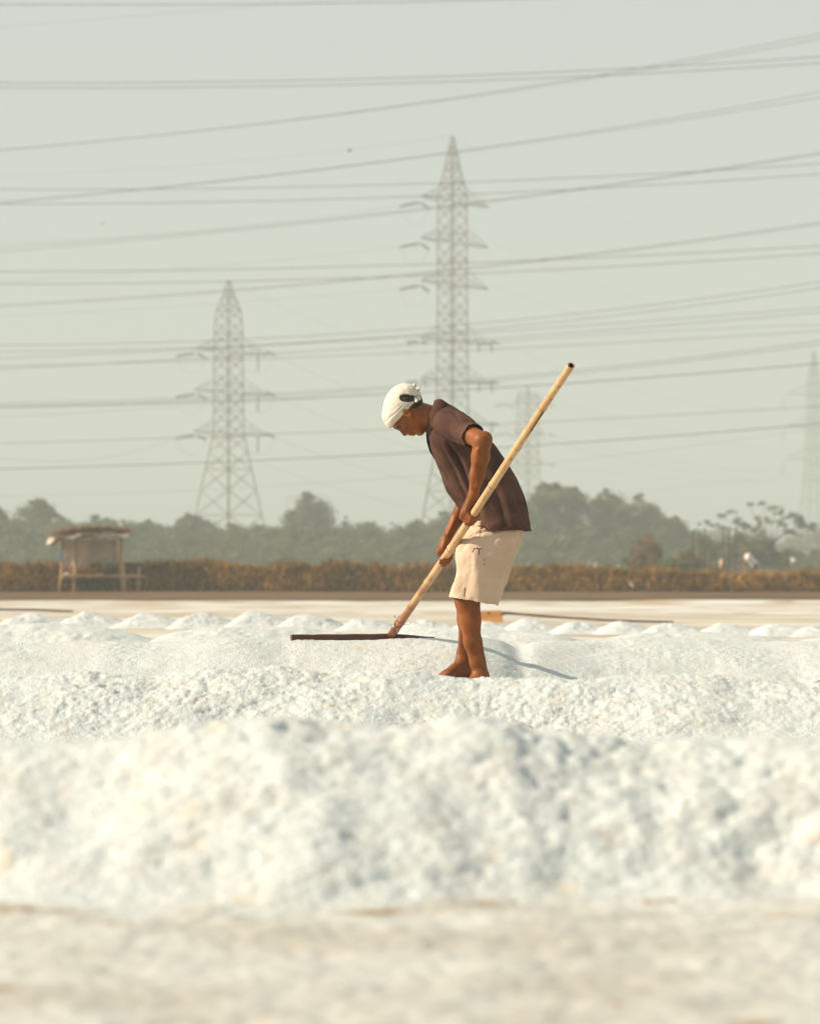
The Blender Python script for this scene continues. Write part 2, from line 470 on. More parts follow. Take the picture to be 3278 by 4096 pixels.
def make_ridge(name, label, crest, Yc, wf, wb, xr, y0, y1, step, clump, seed, wobble=0.1, amp=1.0, m='salt', extra=None, e=0.25, yshift=None):
    cf = crest_fn(crest, Yc)
    def hf(X, Y):
        yc = Yc + wobble * fbm(X * 1.1, X * 0 + 3.3, seed=seed + 7) + (yshift(X) if yshift else 0)
        wf_ = wf * (1 + (0.34 if Yc < 6 else 0.12) * fbm(X * 2.3, X * 0 + 1.3, seed=seed + 8, octv=4))
        s = np.where(Y < yc, (yc - Y) / wf_, (Y - yc) / wb)
        pr = np.clip(prof(s, e), -1.5, 1)
        z = cf(X) * np.where(pr < .15, .15 * np.exp((pr - .15) / .15) - .035 * np.clip(-pr, 0, 1), pr)
        edge = np.clip((xr - np.abs(X)) / 0.35, 0, 1); edge = edge * edge * (3 - 2 * edge)
        z = np.where(z > 0, z * edge, z)
        if extra is not None: z = extra(X, Y, z)
        return np.maximum(z, -0.035)
    return ridge_mesh(name, -xr, xr, y0, y1, step, hf, clump, M[m], label, seed, amp=amp)

# foreground ridge (out of focus)
r1 = make_ridge('salt_ridge', 'big blurred white salt ridge nearest the camera, across the whole foreground',
    [(-1600, 2960), (0, 2995), (330, 2985), (620, 2935), (860, 2890), (1080, 2868), (1300, 2900), (1600, 2905), (1900, 2880), (1990, 2890),
     (2120, 2950), (2300, 2985), (2600, 2995), (2800, 2985), (3000, 2965), (3278, 2945), (4800, 2960)], 5.0, 0.58, 0.7, 1.5, 4.2, 5.8, 0.0066, 0.048, 100, wobble=0.12, amp=1.05, e=0.16)
# second ridge, just before the man
r2 = make_ridge('salt_ridge', 'granular white salt ridge just in front of the bending man\'s bare feet',
    [(-1500, 2700), (0, 2700), (400, 2705), (700, 2690), (820, 2672), (1000, 2662), (1300, 2668), (1550, 2672), (1700, 2688), (1800, 2706), (1900, 2720), (2000, 2726),
     (2100, 2724), (2300, 2726), (2500, 2708), (2700, 2700), (2900, 2705), (3000, 2722), (3278, 2735), (4800, 2730)], 9.3, 0.52, 0.55, 2.1, 8.55, 9.95, 0.0057, 0.028, 200, wobble=0.08, e=0.14, amp=1.2)
# ridge being raked
def r3_extra(X, Y, z):
    # flattened by the feet and stepped where one raked pile ends and the next starts
    step_l = 0.006 * np.tanh((X + 0.60) / 0.05) * np.clip(z / .2, 0, 1)
    notch = 0.03 * np.exp(-((X - 0.55) / 0.06) ** 2) * np.clip(z / .2, 0, 1)
    foot = np.exp(-(((X - 0.22) / 0.16) ** 2 + ((Y - 12.33) / 0.12) ** 2))
    z = z + step_l - notch
    z = z * (1 - 0.5 * foot) + 0.5 * foot * np.minimum(z, 0.085)
    return z
r3 = make_ridge('salt_ridge', 'white salt ridge behind the man, the one he is raking',
    [(-1500, 2560), (0, 2568), (300, 2565), (600, 2570), (850, 2552), (1000, 2545), (1180, 2566), (1400, 2563), (1600, 2563), (1800, 2556), (1950, 2552), (2060, 2572),
     (2200, 2576), (2400, 2570), (2600, 2565), (2800, 2566), (3000, 2576), (3278, 2584), (4800, 2584)], 12.92, 0.80, 0.6, 2.7, 12.0, 14.4, 0.0072, 0.022, 300, wobble=0.05, extra=r3_extra, amp=0.7, yshift=lambda X: 0.46 * (lambda t: t * t * (3 - 2 * t))(np.clip((X - 0.10) / 1.0, 0, 1)))
# ridge beyond with scalloped crest
def r4_extra(X, Y, z):
    return z * (0.72 + 0.36 * np.abs(np.sin(X * 2.35 + 0.6 + 0.5 * fbm(X * .8, X * 0, seed=44))) ** 0.7)
r4 = make_ridge('salt_ridge', 'scalloped white salt ridge between the raked ridge and the row of small heaps',
    [(-1500, 2496), (0, 2504), (600, 2512), (1200, 2520), (1700, 2522), (2100, 2530), (2500, 2536), (3278, 2546), (4800, 2546)], 16.5, 0.8, 0.8, 4.2, 15.4, 17.6, 0.014, 0.035, 400, wobble=0.12, extra=r4_extra, amp=0.8)

# row of small heaps
ORD = ['first', 'second', 'third', 'fourth', 'fifth', 'sixth', 'seventh', 'eighth', 'ninth', 'tenth', 'eleventh', 'twelfth', 'thirteenth', 'fourteenth', 'fifteenth', 'sixteenth', 'seventeenth']
heap_px = [(-90, 2455), (120, 2450), (355, 2446), (575, 2449), (800, 2449), (1010, 2447), (1215, 2452), (1450, 2474), (1680, 2477), (1900, 2480), (2110, 2480), (2310, 2486), (2480, 2487), (2665, 2489), (2890, 2490), (3095, 2497), (3240, 2506)]
def heap(px, py, Yc, i, seed):
    x0, _, z0 = W(px, py, Yc)
    z0 = max(z0, 0.09)
    wx = 0.36 * Yc / 30 * (1.15 if px < 1300 else 1.0)
    def hf(X, Y):
        dx = X - x0; dy = Y - Yc
        # steep lit left face, long right shoulder running back
        ridge = np.where(dx < 0, -dx / (wx * 0.85), dx / (wx * 1.45))
        b_ = np.where(dy < 0, -dy / (wx * 1.25), dy / (wx * 2.0)) + 0.22 * dx / wx
        r = (np.abs(ridge) ** 4 + np.abs(b_) ** 4 + 0.0004) ** 0.25 - 0.10 + 0.05 * fbm(X * 7, Y * 7, seed=seed + 4)
        return np.maximum(z0 * (1 - r / 0.92), -0.03)
    o, P, n = ridge_mesh('salt_heap', x0 - wx * 1.1, x0 + wx * 1.6, Yc - wx * 1.5, Yc + wx * 2.2, 0.015, hf, 0.05, M['salt_far'],
               'small pointed white salt heap, %s from the left in the far row' % ORD[i], seed, cat='salt heap', group='row of small salt heaps', amp=1.1)
    return o
hi = 0
for (px, py) in heap_px:
    Yc = 30.0 - 5.0 * max(0, min(1, (px - 200) / 3000.0))
    if px < 0 or px > 3250: 
        continue
    heap(px, py, Yc, hi, 500 + hi * 7); hi += 1

# ------------------------------------------------------------------ SDF tools for the figure
class Field:
    def __init__(s, lo, hi, h):
        s.lo = np.array(lo, np.float64); s.h = h
        s.n = tuple(int(math.ceil((hi[i] - lo[i]) / h)) + 1 for i in range(3))
        s.D = np.full(s.n, 0.25, np.float32)
    def _box(s, lo, hi):
        a = np.maximum(np.floor((np.asarray(lo) - s.lo) / s.h).astype(int), 0)
        b = np.minimum(np.ceil((np.asarray(hi) - s.lo) / s.h).astype(int) + 1, s.n)
        sl = tuple(slice(a[i], b[i]) for i in range(3))
        g = [(s.lo[i] + s.h * np.arange(a[i], b[i])).astype(np.float32) for i in range(3)]
        return sl, g[0][:, None, None], g[1][None, :, None], g[2][None, None, :]
    def op(s, f, lo, hi, k=0.01, mode='u'):
        sl, X, Y, Z = s._box(lo, hi)
        d = f(X, Y, Z).astype(np.float32); A = s.D[sl]
        if A.size == 0: return
        if mode == 'u':
            h = np.maximum(k - np.abs(A - d), 0) / k; s.D[sl] = np.minimum(A, d) - h * h * k * 0.25
        elif mode == 's':
            d = -d; h = np.maximum(k - np.abs(A - d), 0) / k; s.D[sl] = np.maximum(A, d) + h * h * k * 0.25
        elif mode == 'i':
            h = np.maximum(k - np.abs(A - d), 0) / k; s.D[sl] = np.maximum(A, d) + h * h * k * 0.25
    def cone(s, a, b, ra, rb, k=0.012, mode='u'):
        a = np.asarray(a, float); b = np.asarray(b, float); d = b - a; L2 = float(d @ d)
        def f(X, Y, Z):
            t = np.clip(((X - a[0]) * d[0] + (Y - a[1]) * d[1] + (Z - a[2]) * d[2]) / L2, 0, 1)
            return np.sqrt((X - a[0] - t * d[0]) ** 2 + (Y - a[1] - t * d[1]) ** 2 + (Z - a[2] - t * d[2]) ** 2) - (ra + (rb - ra) * t)
        p = max(ra, rb) + k + 0.02
        s.op(f, np.minimum(a, b) - p, np.maximum(a, b) + p, k, mode)
    def chain(s, pts, rs, k=0.012):
        for i in range(len(pts) - 1): s.cone(pts[i], pts[i + 1], rs[i], rs[i + 1], k)
    def ell(s, c, axes, rad, k=0.012, mode='u', pad=None):
        c = np.asarray(c, float); A = np.asarray(axes, float); r = np.asarray(rad, float)
        def f(X, Y, Z):
            q = [((X - c[0]) * A[i][0] + (Y - c[1]) * A[i][1] + (Z - c[2]) * A[i][2]) for i in range(3)]
            k0 = np.sqrt(sum((q[i] / r[i]) ** 2 for i in range(3))) + 1e-6
            k1 = np.sqrt(sum((q[i] / r[i] ** 2) ** 2 for i in range(3))) + 1e-6
            return k0 * (k0 - 1) / k1
        p = max(r) + k + 0.02
        s.op(f, c - p, c + p, k, mode)
    def mesh(s):
        D = s.D; ins = D < 0
        c = np.zeros(tuple(x - 1 for x in s.n), np.uint8)
        for i in (0, 1):
            for j in (0, 1):
                for k in (0, 1):
                    c += ins[i:s.n[0] - 1 + i, j:s.n[1] - 1 + j, k:s.n[2] - 1 + k]
        act = np.argwhere((c > 0) & (c < 8))
        idx = np.full(c.shape, -1, np.int32); idx[tuple(act.T)] = np.arange(len(act))
        corner = [(i, j, k) for i in (0, 1) for j in (0, 1) for k in (0, 1)]
        vals = {q: D[act[:, 0] + q[0], act[:, 1] + q[1], act[:, 2] + q[2]] for q in corner}
        acc = np.zeros((len(act), 3)); cnt = np.zeros(len(act))
        for q in corner:
            for ax in range(3):
                if q[ax] == 0:
                    q2 = list(q); q2[ax] = 1; q2 = tuple(q2)
                    a, b = vals[q], vals[q2]; m = (a < 0) != (b < 0)
                    t = np.where(m, a / np.where(m, a - b, 1), 0)
                    p = np.array(q, float)[None] + np.zeros((len(act), 3)); p[:, ax] += t
                    acc += p * m[:, None]; cnt += m
        V = (act + acc / cnt[:, None]) * s.h + s.lo
        Fs = []
        for ax in range(3):
            o1, o2 = [(1, 2), (2, 0), (0, 1)][ax]
            sl0 = [slice(None)] * 3; sl1 = [slice(None)] * 3
            sl0[ax] = slice(0, -1); sl1[ax] = slice(1, None)
            ch = ins[tuple(sl0)] != ins[tuple(sl1)]
            e = np.argwhere(ch)
            e = e[(e[:, o1] > 0) & (e[:, o2] > 0) & (e[:, o1] < s.n[o1] - 1) & (e[:, o2] < s.n[o2] - 1)]
            inside0 = ins[tuple(e.T)]
            q = []
            for da, db in ((1, 1), (0, 1), (0, 0), (1, 0)):
                p = e.copy(); p[:, o1] -= da; p[:, o2] -= db; q.append(idx[tuple(p.T)])
            q = np.stack(q, -1)
            q[~inside0] = q[~inside0][:, ::-1]
            Fs.append(q)
        return V, np.concatenate(Fs)

# ------------------------------------------------------------------ the man
YM = 12.3
def J(px, py, dy=0.0):
    return W(px, py, YM + dy)
MAN = empty('person', J(1900, 2787, -0.05))
tag(MAN, 'bending man in white head wrap, brown polo shirt and cream shorts pulling a long rake', 'person')

# bamboo pole line
PB = W(1560, 2548, 13.05)      # foot of the pole at the rake blade
PT = W(2285, 1466, 10.9)       # upper end, towards the camera
pole_dir = (PT - PB) / np.linalg.norm(PT - PB)
def on_pole(px):
    lo_, hi_ = 0.0, 1.0
    for _ in range(50):
        t = (lo_ + hi_) / 2; p = PB + (PT - PB) * t
        if CX + F * p[0] / p[1] < px: lo_ = t
        else: hi_ = t
    return PB + (PT - PB) * t
RP = 0.0205

# head frame
HC = J(1615, 1650)
HU = np.array((-0.95, 0, 0.32)); HU /= np.linalg.norm(HU)
HF = np.array((-0.32, 0, -0.95)); HF /= np.linalg.norm(HF)
HS = np.array((0, 1.0, 0))
HAX = [HU, HF, HS]
def Hd(u, f, s=0.0):
    return HC + HU * u + HF * f + HS * s

body = Field((-0.16, 11.82, -0.03), (0.62, 12.64, 1.52), 0.0032)
# torso core
body.cone(J(1845, 1760), J(1985, 2060), 0.105, 0.115, 0.04)
body.cone(J(1835, 1725, -0.13), J(1835, 1725, 0.13), 0.05, 0.05, 0.05)
body.cone(J(1985, 2090, -0.06), J(1985, 2090, 0.06), 0.10, 0.10, 0.05)
# neck
body.cone(J(1800, 1700), J(1665, 1650), 0.064, 0.056, 0.03)
body.cone(J(1790, 1690, -0.035), J(1650, 1668, -0.055), 0.020, 0.014, 0.02)   # neck muscle
body.cone(J(1790, 1690, 0.035), J(1650, 1668, 0.055), 0.020, 0.014, 0.02)
# head
body.ell(Hd(0.015, -0.022), HAX, (0.083, 0.103, 0.074), 0.02)
body.ell(Hd(-0.045, 0.030), HAX, (0.075, 0.050, 0.054), 0.03)
body.cone(Hd(-0.100, 0.062, -0.010), Hd(-0.100, 0.062, 0.010), 0.021, 0.021, 0.02)
for s_ in (-1, 1):
    body.cone(Hd(-0.065, -0.005, s_ * 0.050), Hd(-0.102, 0.055, s_ * 0.018), 0.017, 0.015, 0.02)     # jaw line
    body.ell(Hd(-0.024, 0.054, s_ * 0.040), HAX, (0.017, 0.020, 0.017), 0.018)                       # cheekbone
    body.cone(Hd(0.013, 0.073, 0), Hd(0.012, 0.062, s_ * 0.042), 0.013, 0.011, 0.012)                # brow ridge
    body.ell(Hd(-0.008, 0.083, s_ * 0.029), HAX, (0.012, 0.013, 0.015), 0.010, 's')                  # eye socket
    body.ell(Hd(-0.038, 0.087, s_ * 0.012), HAX, (0.008, 0.010, 0.008), 0.006)                       # nostril wing
    body.ell(Hd(-0.022, 0.004, s_ * 0.077), [HU * 0.95 + HF * -0.3, HF * 0.95 + HU * 0.3, HS], (0.031, 0.017, 0.010), 0.006)   # ear
    body.ell(Hd(-0.018, 0.006, s_ * 0.088), [HU, HF, HS], (0.014, 0.008, 0.008), 0.005, 's')
body.cone(Hd(0.004, 0.075), Hd(-0.036, 0.097), 0.0075, 0.0105, 0.010)                                # nose
body.cone(Hd(-0.058, 0.083, -0.014), Hd(-0.058, 0.083, 0.014), 0.013, 0.013, 0.012)                  # upper lip mound
body.cone(Hd(-0.066, 0.089, -0.013), Hd(-0.066, 0.089, 0.013), 0.0065, 0.0065, 0.006)
body.cone(Hd(-0.078, 0.086, -0.011), Hd(-0.078, 0.086, 0.011), 0.0070, 0.0070, 0.006)
body.cone(Hd(-0.072, 0.097, -0.02), Hd(-0.072, 0.097, 0.02), 0.0025, 0.0025, 0.003, 's')             # mouth line
# arms
n_sh, n_el, n_wr = J(1815, 1700, -0.15), J(1928, 1764, -0.385), J(1893, 1978, -0.338)
body.chain([n_sh, J(1870, 1735, -0.265), n_el], [0.056, 0.047, 0.041], 0.02)
body.chain([n_el, J(1921, 1825, -0.375), J(1908, 1900, -0.358), n_wr], [0.040, 0.041, 0.034, 0.0235], 0.02)
body.ell(J(1944, 1752, -0.39), np.eye(3), (0.024, 0.024, 0.026), 0.02)                               # elbow point
f_sh, f_el, f_wr = J(1835, 1725, 0.15), J(1893, 1925, 0.17), J(1783, 2158, 0.055)
body.chain([f_sh, J(1868, 1830, 0.17), f_el], [0.05, 0.044, 0.039], 0.02)
body.chain([f_el, J(1868, 1985, 0.15), J(1825, 2075, 0.10), f_wr], [0.038, 0.039, 0.031, 0.023], 0.02)

for (p_, q_, r0_, r1_) in ((J(1912, 1800, -0.415), J(1888, 1950, -0.362), .010, .007), (J(1938, 1800, -0.408), J(1905, 1945, -0.374), .012, .006), (J(1848, 2010, 0.112), J(1792, 2135, 0.038), .010, .006)):
    body.cone(p_, q_, r0_, r1_, 0.010)
for (p_, q_, r0_, r1_) in ((J(1846, 2430, -0.125), J(1893, 2660, -0.122), .009, .008), (J(1912, 2560, -0.11), J(1944, 2735, -0.115), .016, .013), (J(1848, 2450, 0.05), J(1838, 2620, 0.045), .012, .010)):
    body.cone(p_, q_, r0_, r1_, 0.012)
def grip(F_, wrist, c, e1, sweep, a0, a1, order=1, thumb_dir=1, thumb_ang=-1.2, thumb_along=0.03, scale=1.0):
    """hand closed round the pole at c; e1 points from the pole axis to the palm; sweep +1/-1 is the way the fingers go round"""
    a = pole_dir
    e1 = np.asarray(e1, float); e1 = e1 - a * (e1 @ a); e1 /= np.linalg.norm(e1)
    e2 = np.cross(a, e1) * sweep
    R = RP + 0.0075
    knuck = []
    for i in range(4):
        off = (i - 1.5) * 0.0195 * order * scale
        fr = (0.0088, 0.0092, 0.0088, 0.0078)[i] * scale
        ln = (0.92, 1.0, 0.96, 0.82)[i]
        pts = []
        for j in range(6):
            th = a0 + (a1 - a0) * ln * j / 5
            rr = R + (0.010 if j == 0 else 0.004 if j in (2, 3) else 0.0)
            pts.append(c + a * off + (e1 * math.cos(th) + e2 * math.sin(th)) * rr)
        F_.chain(pts, [fr * 1.12, fr, fr * 1.08, fr * 0.95, fr * 0.95, fr * 0.82], 0.003)
        knuck.append(pts[0])
    mid = c + e1 * (RP + 0.017)
    for i in range(4):
        st = wrist + (knuck[i] - np.mean(knuck, 0)) * 0.35
        F_.cone(st, knuck[i], 0.017, 0.0125, 0.008)
    F_.cone(wrist, mid, 0.022, 0.016, 0.015)
    # thumb leaves the side of the palm near the wrist
    t0 = wrist * 0.62 + mid * 0.38 - e2 * 0.016 + a * 0.012 * thumb_dir
    p1 = c + a * thumb_along * thumb_dir + (e1 * math.cos(thumb_ang * 0.55) + e2 * math.sin(thumb_ang * 0.55)) * (R + 0.006)
    p2 = c + a * (thumb_along + 0.022) * thumb_dir + (e1 * math.cos(thumb_ang) + e2 * math.sin(thumb_ang)) * (R + 0.002)
    F_.chain([t0, p1, p2], [0.0125, 0.0105, 0.0088], 0.006)

cn = on_pole(1884)
grip(body, n_wr, cn, (-0.80, -0.35, 0.50), +1, 0.15, 3.7, order=-1, thumb_dir=1)
cf = on_pole(1772)
grip(body, f_wr, cf, (-0.55, 0.75, 0.40), -1, 0.2, 4.3, order=-1, thumb_dir=-1, thumb_ang=0.9, thumb_along=0.022)
# fix sweep so that the fingers pass on the camera side / underside (chosen by sign above)

# legs
for dy, hipx in ((-0.09, 1985), (0.09, 1995)):
    body.cone(J(hipx, 2110, dy), J(1890, 2340, dy), 0.088, 0.064, 0.03)
body.chain([J(1890, 2340, -0.095), J(1866, 2400, -0.10), J(1876, 2480, -0.10), J(1888, 2570, -0.10), J(1908, 2650, -0.105), J(1920, 2705, -0.11)],
           [0.064, 0.0565, 0.0470, 0.0395, 0.0335, 0.0325], 0.02)
body.ell(J(1892, 2475, -0.10), np.eye(3), (0.030, 0.038, 0.095), 0.03)       # calf
body.cone(J(1858, 2395, -0.11), J(1856, 2420, -0.11), 0.036, 0.030, 0.02)    # knee cap
body.chain([J(1890, 2340, 0.09), J(1862, 2395, 0.085), J(1866, 2480, 0.08), J(1868, 2560, 0.075), J(1856, 2610, 0.07), J(1851, 2650, 0.06)],
           [0.062, 0.053, 0.044, 0.038, 0.033, 0.032], 0.02)
def foot(F_, ankle, heel, toe, side, zsole):
    """heel & toe on the ground plane; side = +1 if the big toe lies towards +lateral"""
    d = toe - heel; L = np.linalg.norm(d); d = d / L
    lat = np.cross(d, (0, 0, 1.0)); lat /= np.linalg.norm(lat); lat *= side
    up = np.array((0, 0, 1.0))
    ball = heel + d * L * 0.70
    F_.cone(ankle, heel + up * 0.026, 0.033, 0.030, 0.02)
    F_.cone(ankle + up * 0.0, heel + d * L * 0.45 + up * 0.036, 0.033, 0.028, 0.03)
    F_.cone(heel + up * 0.024, ball + up * 0.018 - lat * 0.012, 0.028, 0.024, 0.02)
    F_.cone(heel + d * L * 0.45 + up * 0.034, ball + up * 0.020 + lat * 0.012, 0.027, 0.023, 0.02)
    for i, (o, l, r) in enumerate(((0.030, 1.0, 0.0125), (0.011, 0.98, 0.0095), (-0.005, 0.94, 0.009), (-0.020, 0.89, 0.0085), (-0.034, 0.83, 0.008))):
        tip = heel + d * L * l + lat * o * 1.05 + up * 0.010
        root = ball - d * 0.01 + lat * o * 0.85 + up * 0.016
        F_.chain([root, (root + tip) / 2 + up * 0.007, tip], [r * 1.25, r * 1.05, r], 0.005)
    for s_ in (-1, 1):
        F_.ell(ankle + lat * s_ * 0.030 - up * 0.002, np.eye(3), (0.014, 0.014, 0.015), 0.012)
SOLE_F = 0.092
heel_f = J(1868, 2700, 0.06); heel_f[2] = SOLE_F
toe_f = J(1752, 2700, -0.075); toe_f[2] = SOLE_F - 0.012
foot(body, J(1851, 2655, 0.055), heel_f, toe_f, -1, SOLE_F)
heel_n = J(1938, 2780, -0.11); heel_n[2] = 0.012
toe_n = J(1760, 2785, -0.22); toe_n[2] = 0.010
foot(body, J(1921, 2712, -0.11), heel_n, toe_n, +1, 0.01)
bv, bf = body.mesh()
# fine surface relief: veins / tendons
bo = mk('body', bv, bf, M['skin'], MAN, smooth=True)
sm = bo.modifiers.new('smooth', 'SMOOTH'); sm.factor = 0.5; sm.iterations = 2
del body

# head children
def head_field(h=0.0028, pad=0.16):
    return Field(HC - pad, HC + pad, h)
hw = head_field()
hw.ell(Hd(0.018, -0.026), HAX, (0.088, 0.111, 0.0835), 0.02)
hw.ell(Hd(0.035, 0.035), HAX, (0.055, 0.055, 0.066), 0.03)
def cut_cloth(X, Y, Z):
    u = (X - HC[0]) * HU[0] + (Z - HC[2]) * HU[2]; f = (X - HC[0]) * HF[0] + (Z - HC[2]) * HF[2]
    return (0.030 + 0.46 * (f - 0.0815)) - u
hw.op(cut_cloth, HC - 0.16, HC + 0.16, 0.004, 'i')
for s_ in (-1, 1):
    # opening at the side of the crown where the hair shows
    hw.ell(Hd(0.024, -0.060, s_ * 0.082), [HU * 0.9 - HF * 0.43, HF * 0.9 + HU * 0.43, HS], (0.020, 0.016, 0.026), 0.003, 's')
    hw.ell(Hd(-0.020, -0.078, s_ * 0.076), [HU, HF, HS], (0.020, 0.014, 0.026), 0.003, 's')
    hw.ell(Hd(0.006, -0.066, s_ * 0.080), [HU * 0.97 + HF * 0.24, HF * 0.97 - HU * 0.24, HS], (0.036, 0.020, 0.030), 0.004, 's')
wv, wf_ = hw.mesh()
# pleats running from the brow band to the knot at the back
rel = wv - HC
uu = rel @ HU; ff = rel @ HF; ss = rel @ HS
nrm = np.stack([(uu - 0.018) / 0.088 ** 2, (ff + 0.026) / 0.111 ** 2, ss / 0.0835 ** 2], -1)
nrm /= np.linalg.norm(nrm, axis=1, keepdims=True) + 1e-9
N3 = nrm[:, :1] * HU + nrm[:, 1:2] * HF + nrm[:, 2:3] * HS
kx, ky = -0.018, -0.085                              # pleats fan out from the knot
ang = np.arctan2(uu - kx, ff - ky); rad = np.hypot(uu - kx, ff - ky)
low = np.clip((0.075 - (uu - 0.44 * (ff - 0.0815) - 0.03)) / 0.05, 0, 1) * np.clip((ff + 0.07) / 0.05, 0, 1)
pl = np.sin(ang * 34 + 4.0 * (fbm(ang * 3, rad * 9, seed=77))) * 0.5 + 0.5
pl = -(1 - pl) ** 3 * 0.0042 + 0.003 * fbm(ang * 9, rad * 14, seed=78)
wrink = 0.0018 * fbm(uu * 45, ff * 45, ss * 45, seed=79)
wv = wv + N3 * (pl * low + wrink + 0.0015)[:, None]
mk('head_wrap', wv, wf_, M['wrap'], MAN, smooth=True)
# knot petals
kb = MB()
for (u, f, s_, du, df, ds, L) in ((-0.004, -0.122, 0.01, -0.1, -1, 0.2, .026), (-0.012, -0.110, -0.02, -0.8, -0.75, -0.2, .028), (-0.022, -0.098, -0.035, -1, -0.35, -0.3, .026),
                                 (-0.020, -0.082, -0.055, -0.7, 0.5, -0.6, .030), (-0.026, -0.086, -0.045, -1, 0.15, -0.5, .028), (-0.016, -0.094, -0.05, -0.3, 0.9, -0.5, .030), (-0.008, -0.108, -0.035, 0.3, -0.7, -0.6, .018)):
    d = HU * du + HF * df + HS * ds; d /= np.linalg.norm(d); p = Hd(u, f, s_)
    lat = np.cross(d, HS); lat /= np.linalg.norm(lat); nn_ = np.cross(lat, d)
    rows = []
    for tt, w_ in ((-.4, .004), (.1, .008), (.5, .0125), (.85, .011), (1.1, .007), (1.25, .001)):
        c_ = p + d * L * tt + nn_ * .004 * math.sin(tt * 2.5)
        for aa in range(8):
            q_ = 2 * math.pi * aa / 8; rows.append(c_ + lat * w_ * math.cos(q_) + nn_ * w_ * .38 * math.sin(q_) + nn_ * .003 * abs(math.cos(q_)))
    fcs = [tuple(int(i_) for i_ in q_) for q_ in grid_faces(8, 6, True)] + [tuple(range(7, -1, -1)), tuple(40 + i_ for i_ in range(8))]
    kb.add(rows, fcs)
kb.build('wrap_knot', M['wrap'], MAN, smooth=True)
hr = head_field()
hr.ell(Hd(0.013, -0.026), HAX, (0.0805, 0.1045, 0.0800), 0.02)
hr.ell(Hd(-0.042, -0.058), HAX, (0.028, 0.036, 0.056), 0.03)
def cut_hair(X, Y, Z):
    u = (X - HC[0]) * HU[0] + (Z - HC[2]) * HU[2]; f = (X - HC[0]) * HF[0] + (Z - HC[2]) * HF[2]
    return f + 0.022 - 0.25 * u
hr.op(cut_hair, HC - 0.16, HC + 0.16, 0.004, 'i')
v_, f_ = hr.mesh()
v_ = v_ + 0.004 * (np.stack([vnoise(v_[:, 0] * 120, v_[:, 1] * 120, v_[:, 2] * 120, s_) for s_ in (1, 2, 3)], -1) - 0.5)
mk('hair', v_, f_, M['hair'], MAN, smooth=True)
for s_ in (-1, 1):
    e = MB(); c = Hd(-0.008, 0.066, s_ * 0.029)
    e.add(ICO1_V * 0.0105 + c, [tuple(t) for t in ICO1_F]); e.build('eye', M['eye'], MAN, smooth=True)
    b = MB(); b.path([Hd(0.004, 0.086, s_ * 0.010), Hd(0.006, 0.083, s_ * 0.025), Hd(0.004, 0.073, s_ * 0.042)], [0.003, 0.0035, 0.0015], 6)
    b.build('eyebrow', M['hair'], MAN, smooth=True)

# ---- clothes as lofts
def resample(st, n):
    st = np.array(st, float); m = len(st); t = np.linspace(0, m - 1, n)
    i = np.clip(np.floor(t).astype(int), 0, m - 2); u = (t - i)[:, None]
    p0 = st[np.maximum(i - 1, 0)]; p1 = st[i]; p2 = st[i + 1]; p3 = st[np.minimum(i + 2, m - 1)]
    return 0.5 * (2 * p1 + (p2 - p0) * u + (2 * p0 - 5 * p1 + 4 * p2 - p3) * u * u + (3 * p1 - p0 - 3 * p2 + p3) * u ** 3)

def loft(stations, nr, nu, dyc=0.0, ex=2.3, disp=None):
    """stations: (front_px, front_py, back_px, back_py, half width). ring angle 0 = front, 90deg = camera side"""
    S = resample(stations, nr)
    th = np.linspace(0, 2 * math.pi, nu, endpoint=False)
    V = np.zeros((nr, nu, 3)); 
    for r in range(nr):
        fr = J(S[r, 0], S[r, 1], dyc); bk = J(S[r, 2], S[r, 3], dyc)
        c = (fr + bk) / 2; h = (fr - bk) / 2
        ct = np.cos(th); st_ = np.sin(th)
        ca = np.sign(ct) * np.abs(ct) ** (2 / ex); sa = np.sign(st_) * np.abs(st_) ** (2 / ex)
        V[r] = c + ca[:, None] * h - sa[:, None] * np.array((0, 1.0, 0)) * S[r, 4]
    if disp is not None:
        dV = np.roll(V, -1, 1) - np.roll(V, 1, 1)
        dR = np.gradient(V, axis=0)
        n = np.cross(dV, dR); n /= np.linalg.norm(n, axis=-1, keepdims=True) + 1e-12
        cen = V.mean(1, keepdims=True)
        sg = np.sign(np.sum(n * (V - cen), -1, keepdims=True)); n = n * np.where(sg == 0, 1, sg)
        TH, R = np.meshgrid(th, np.linspace(0, 1, nr))
        V = V + n * disp(TH, R, V)[..., None]
    return V

def angd(T, a):
    return (T - a + math.pi) % (2 * math.pi) - math.pi

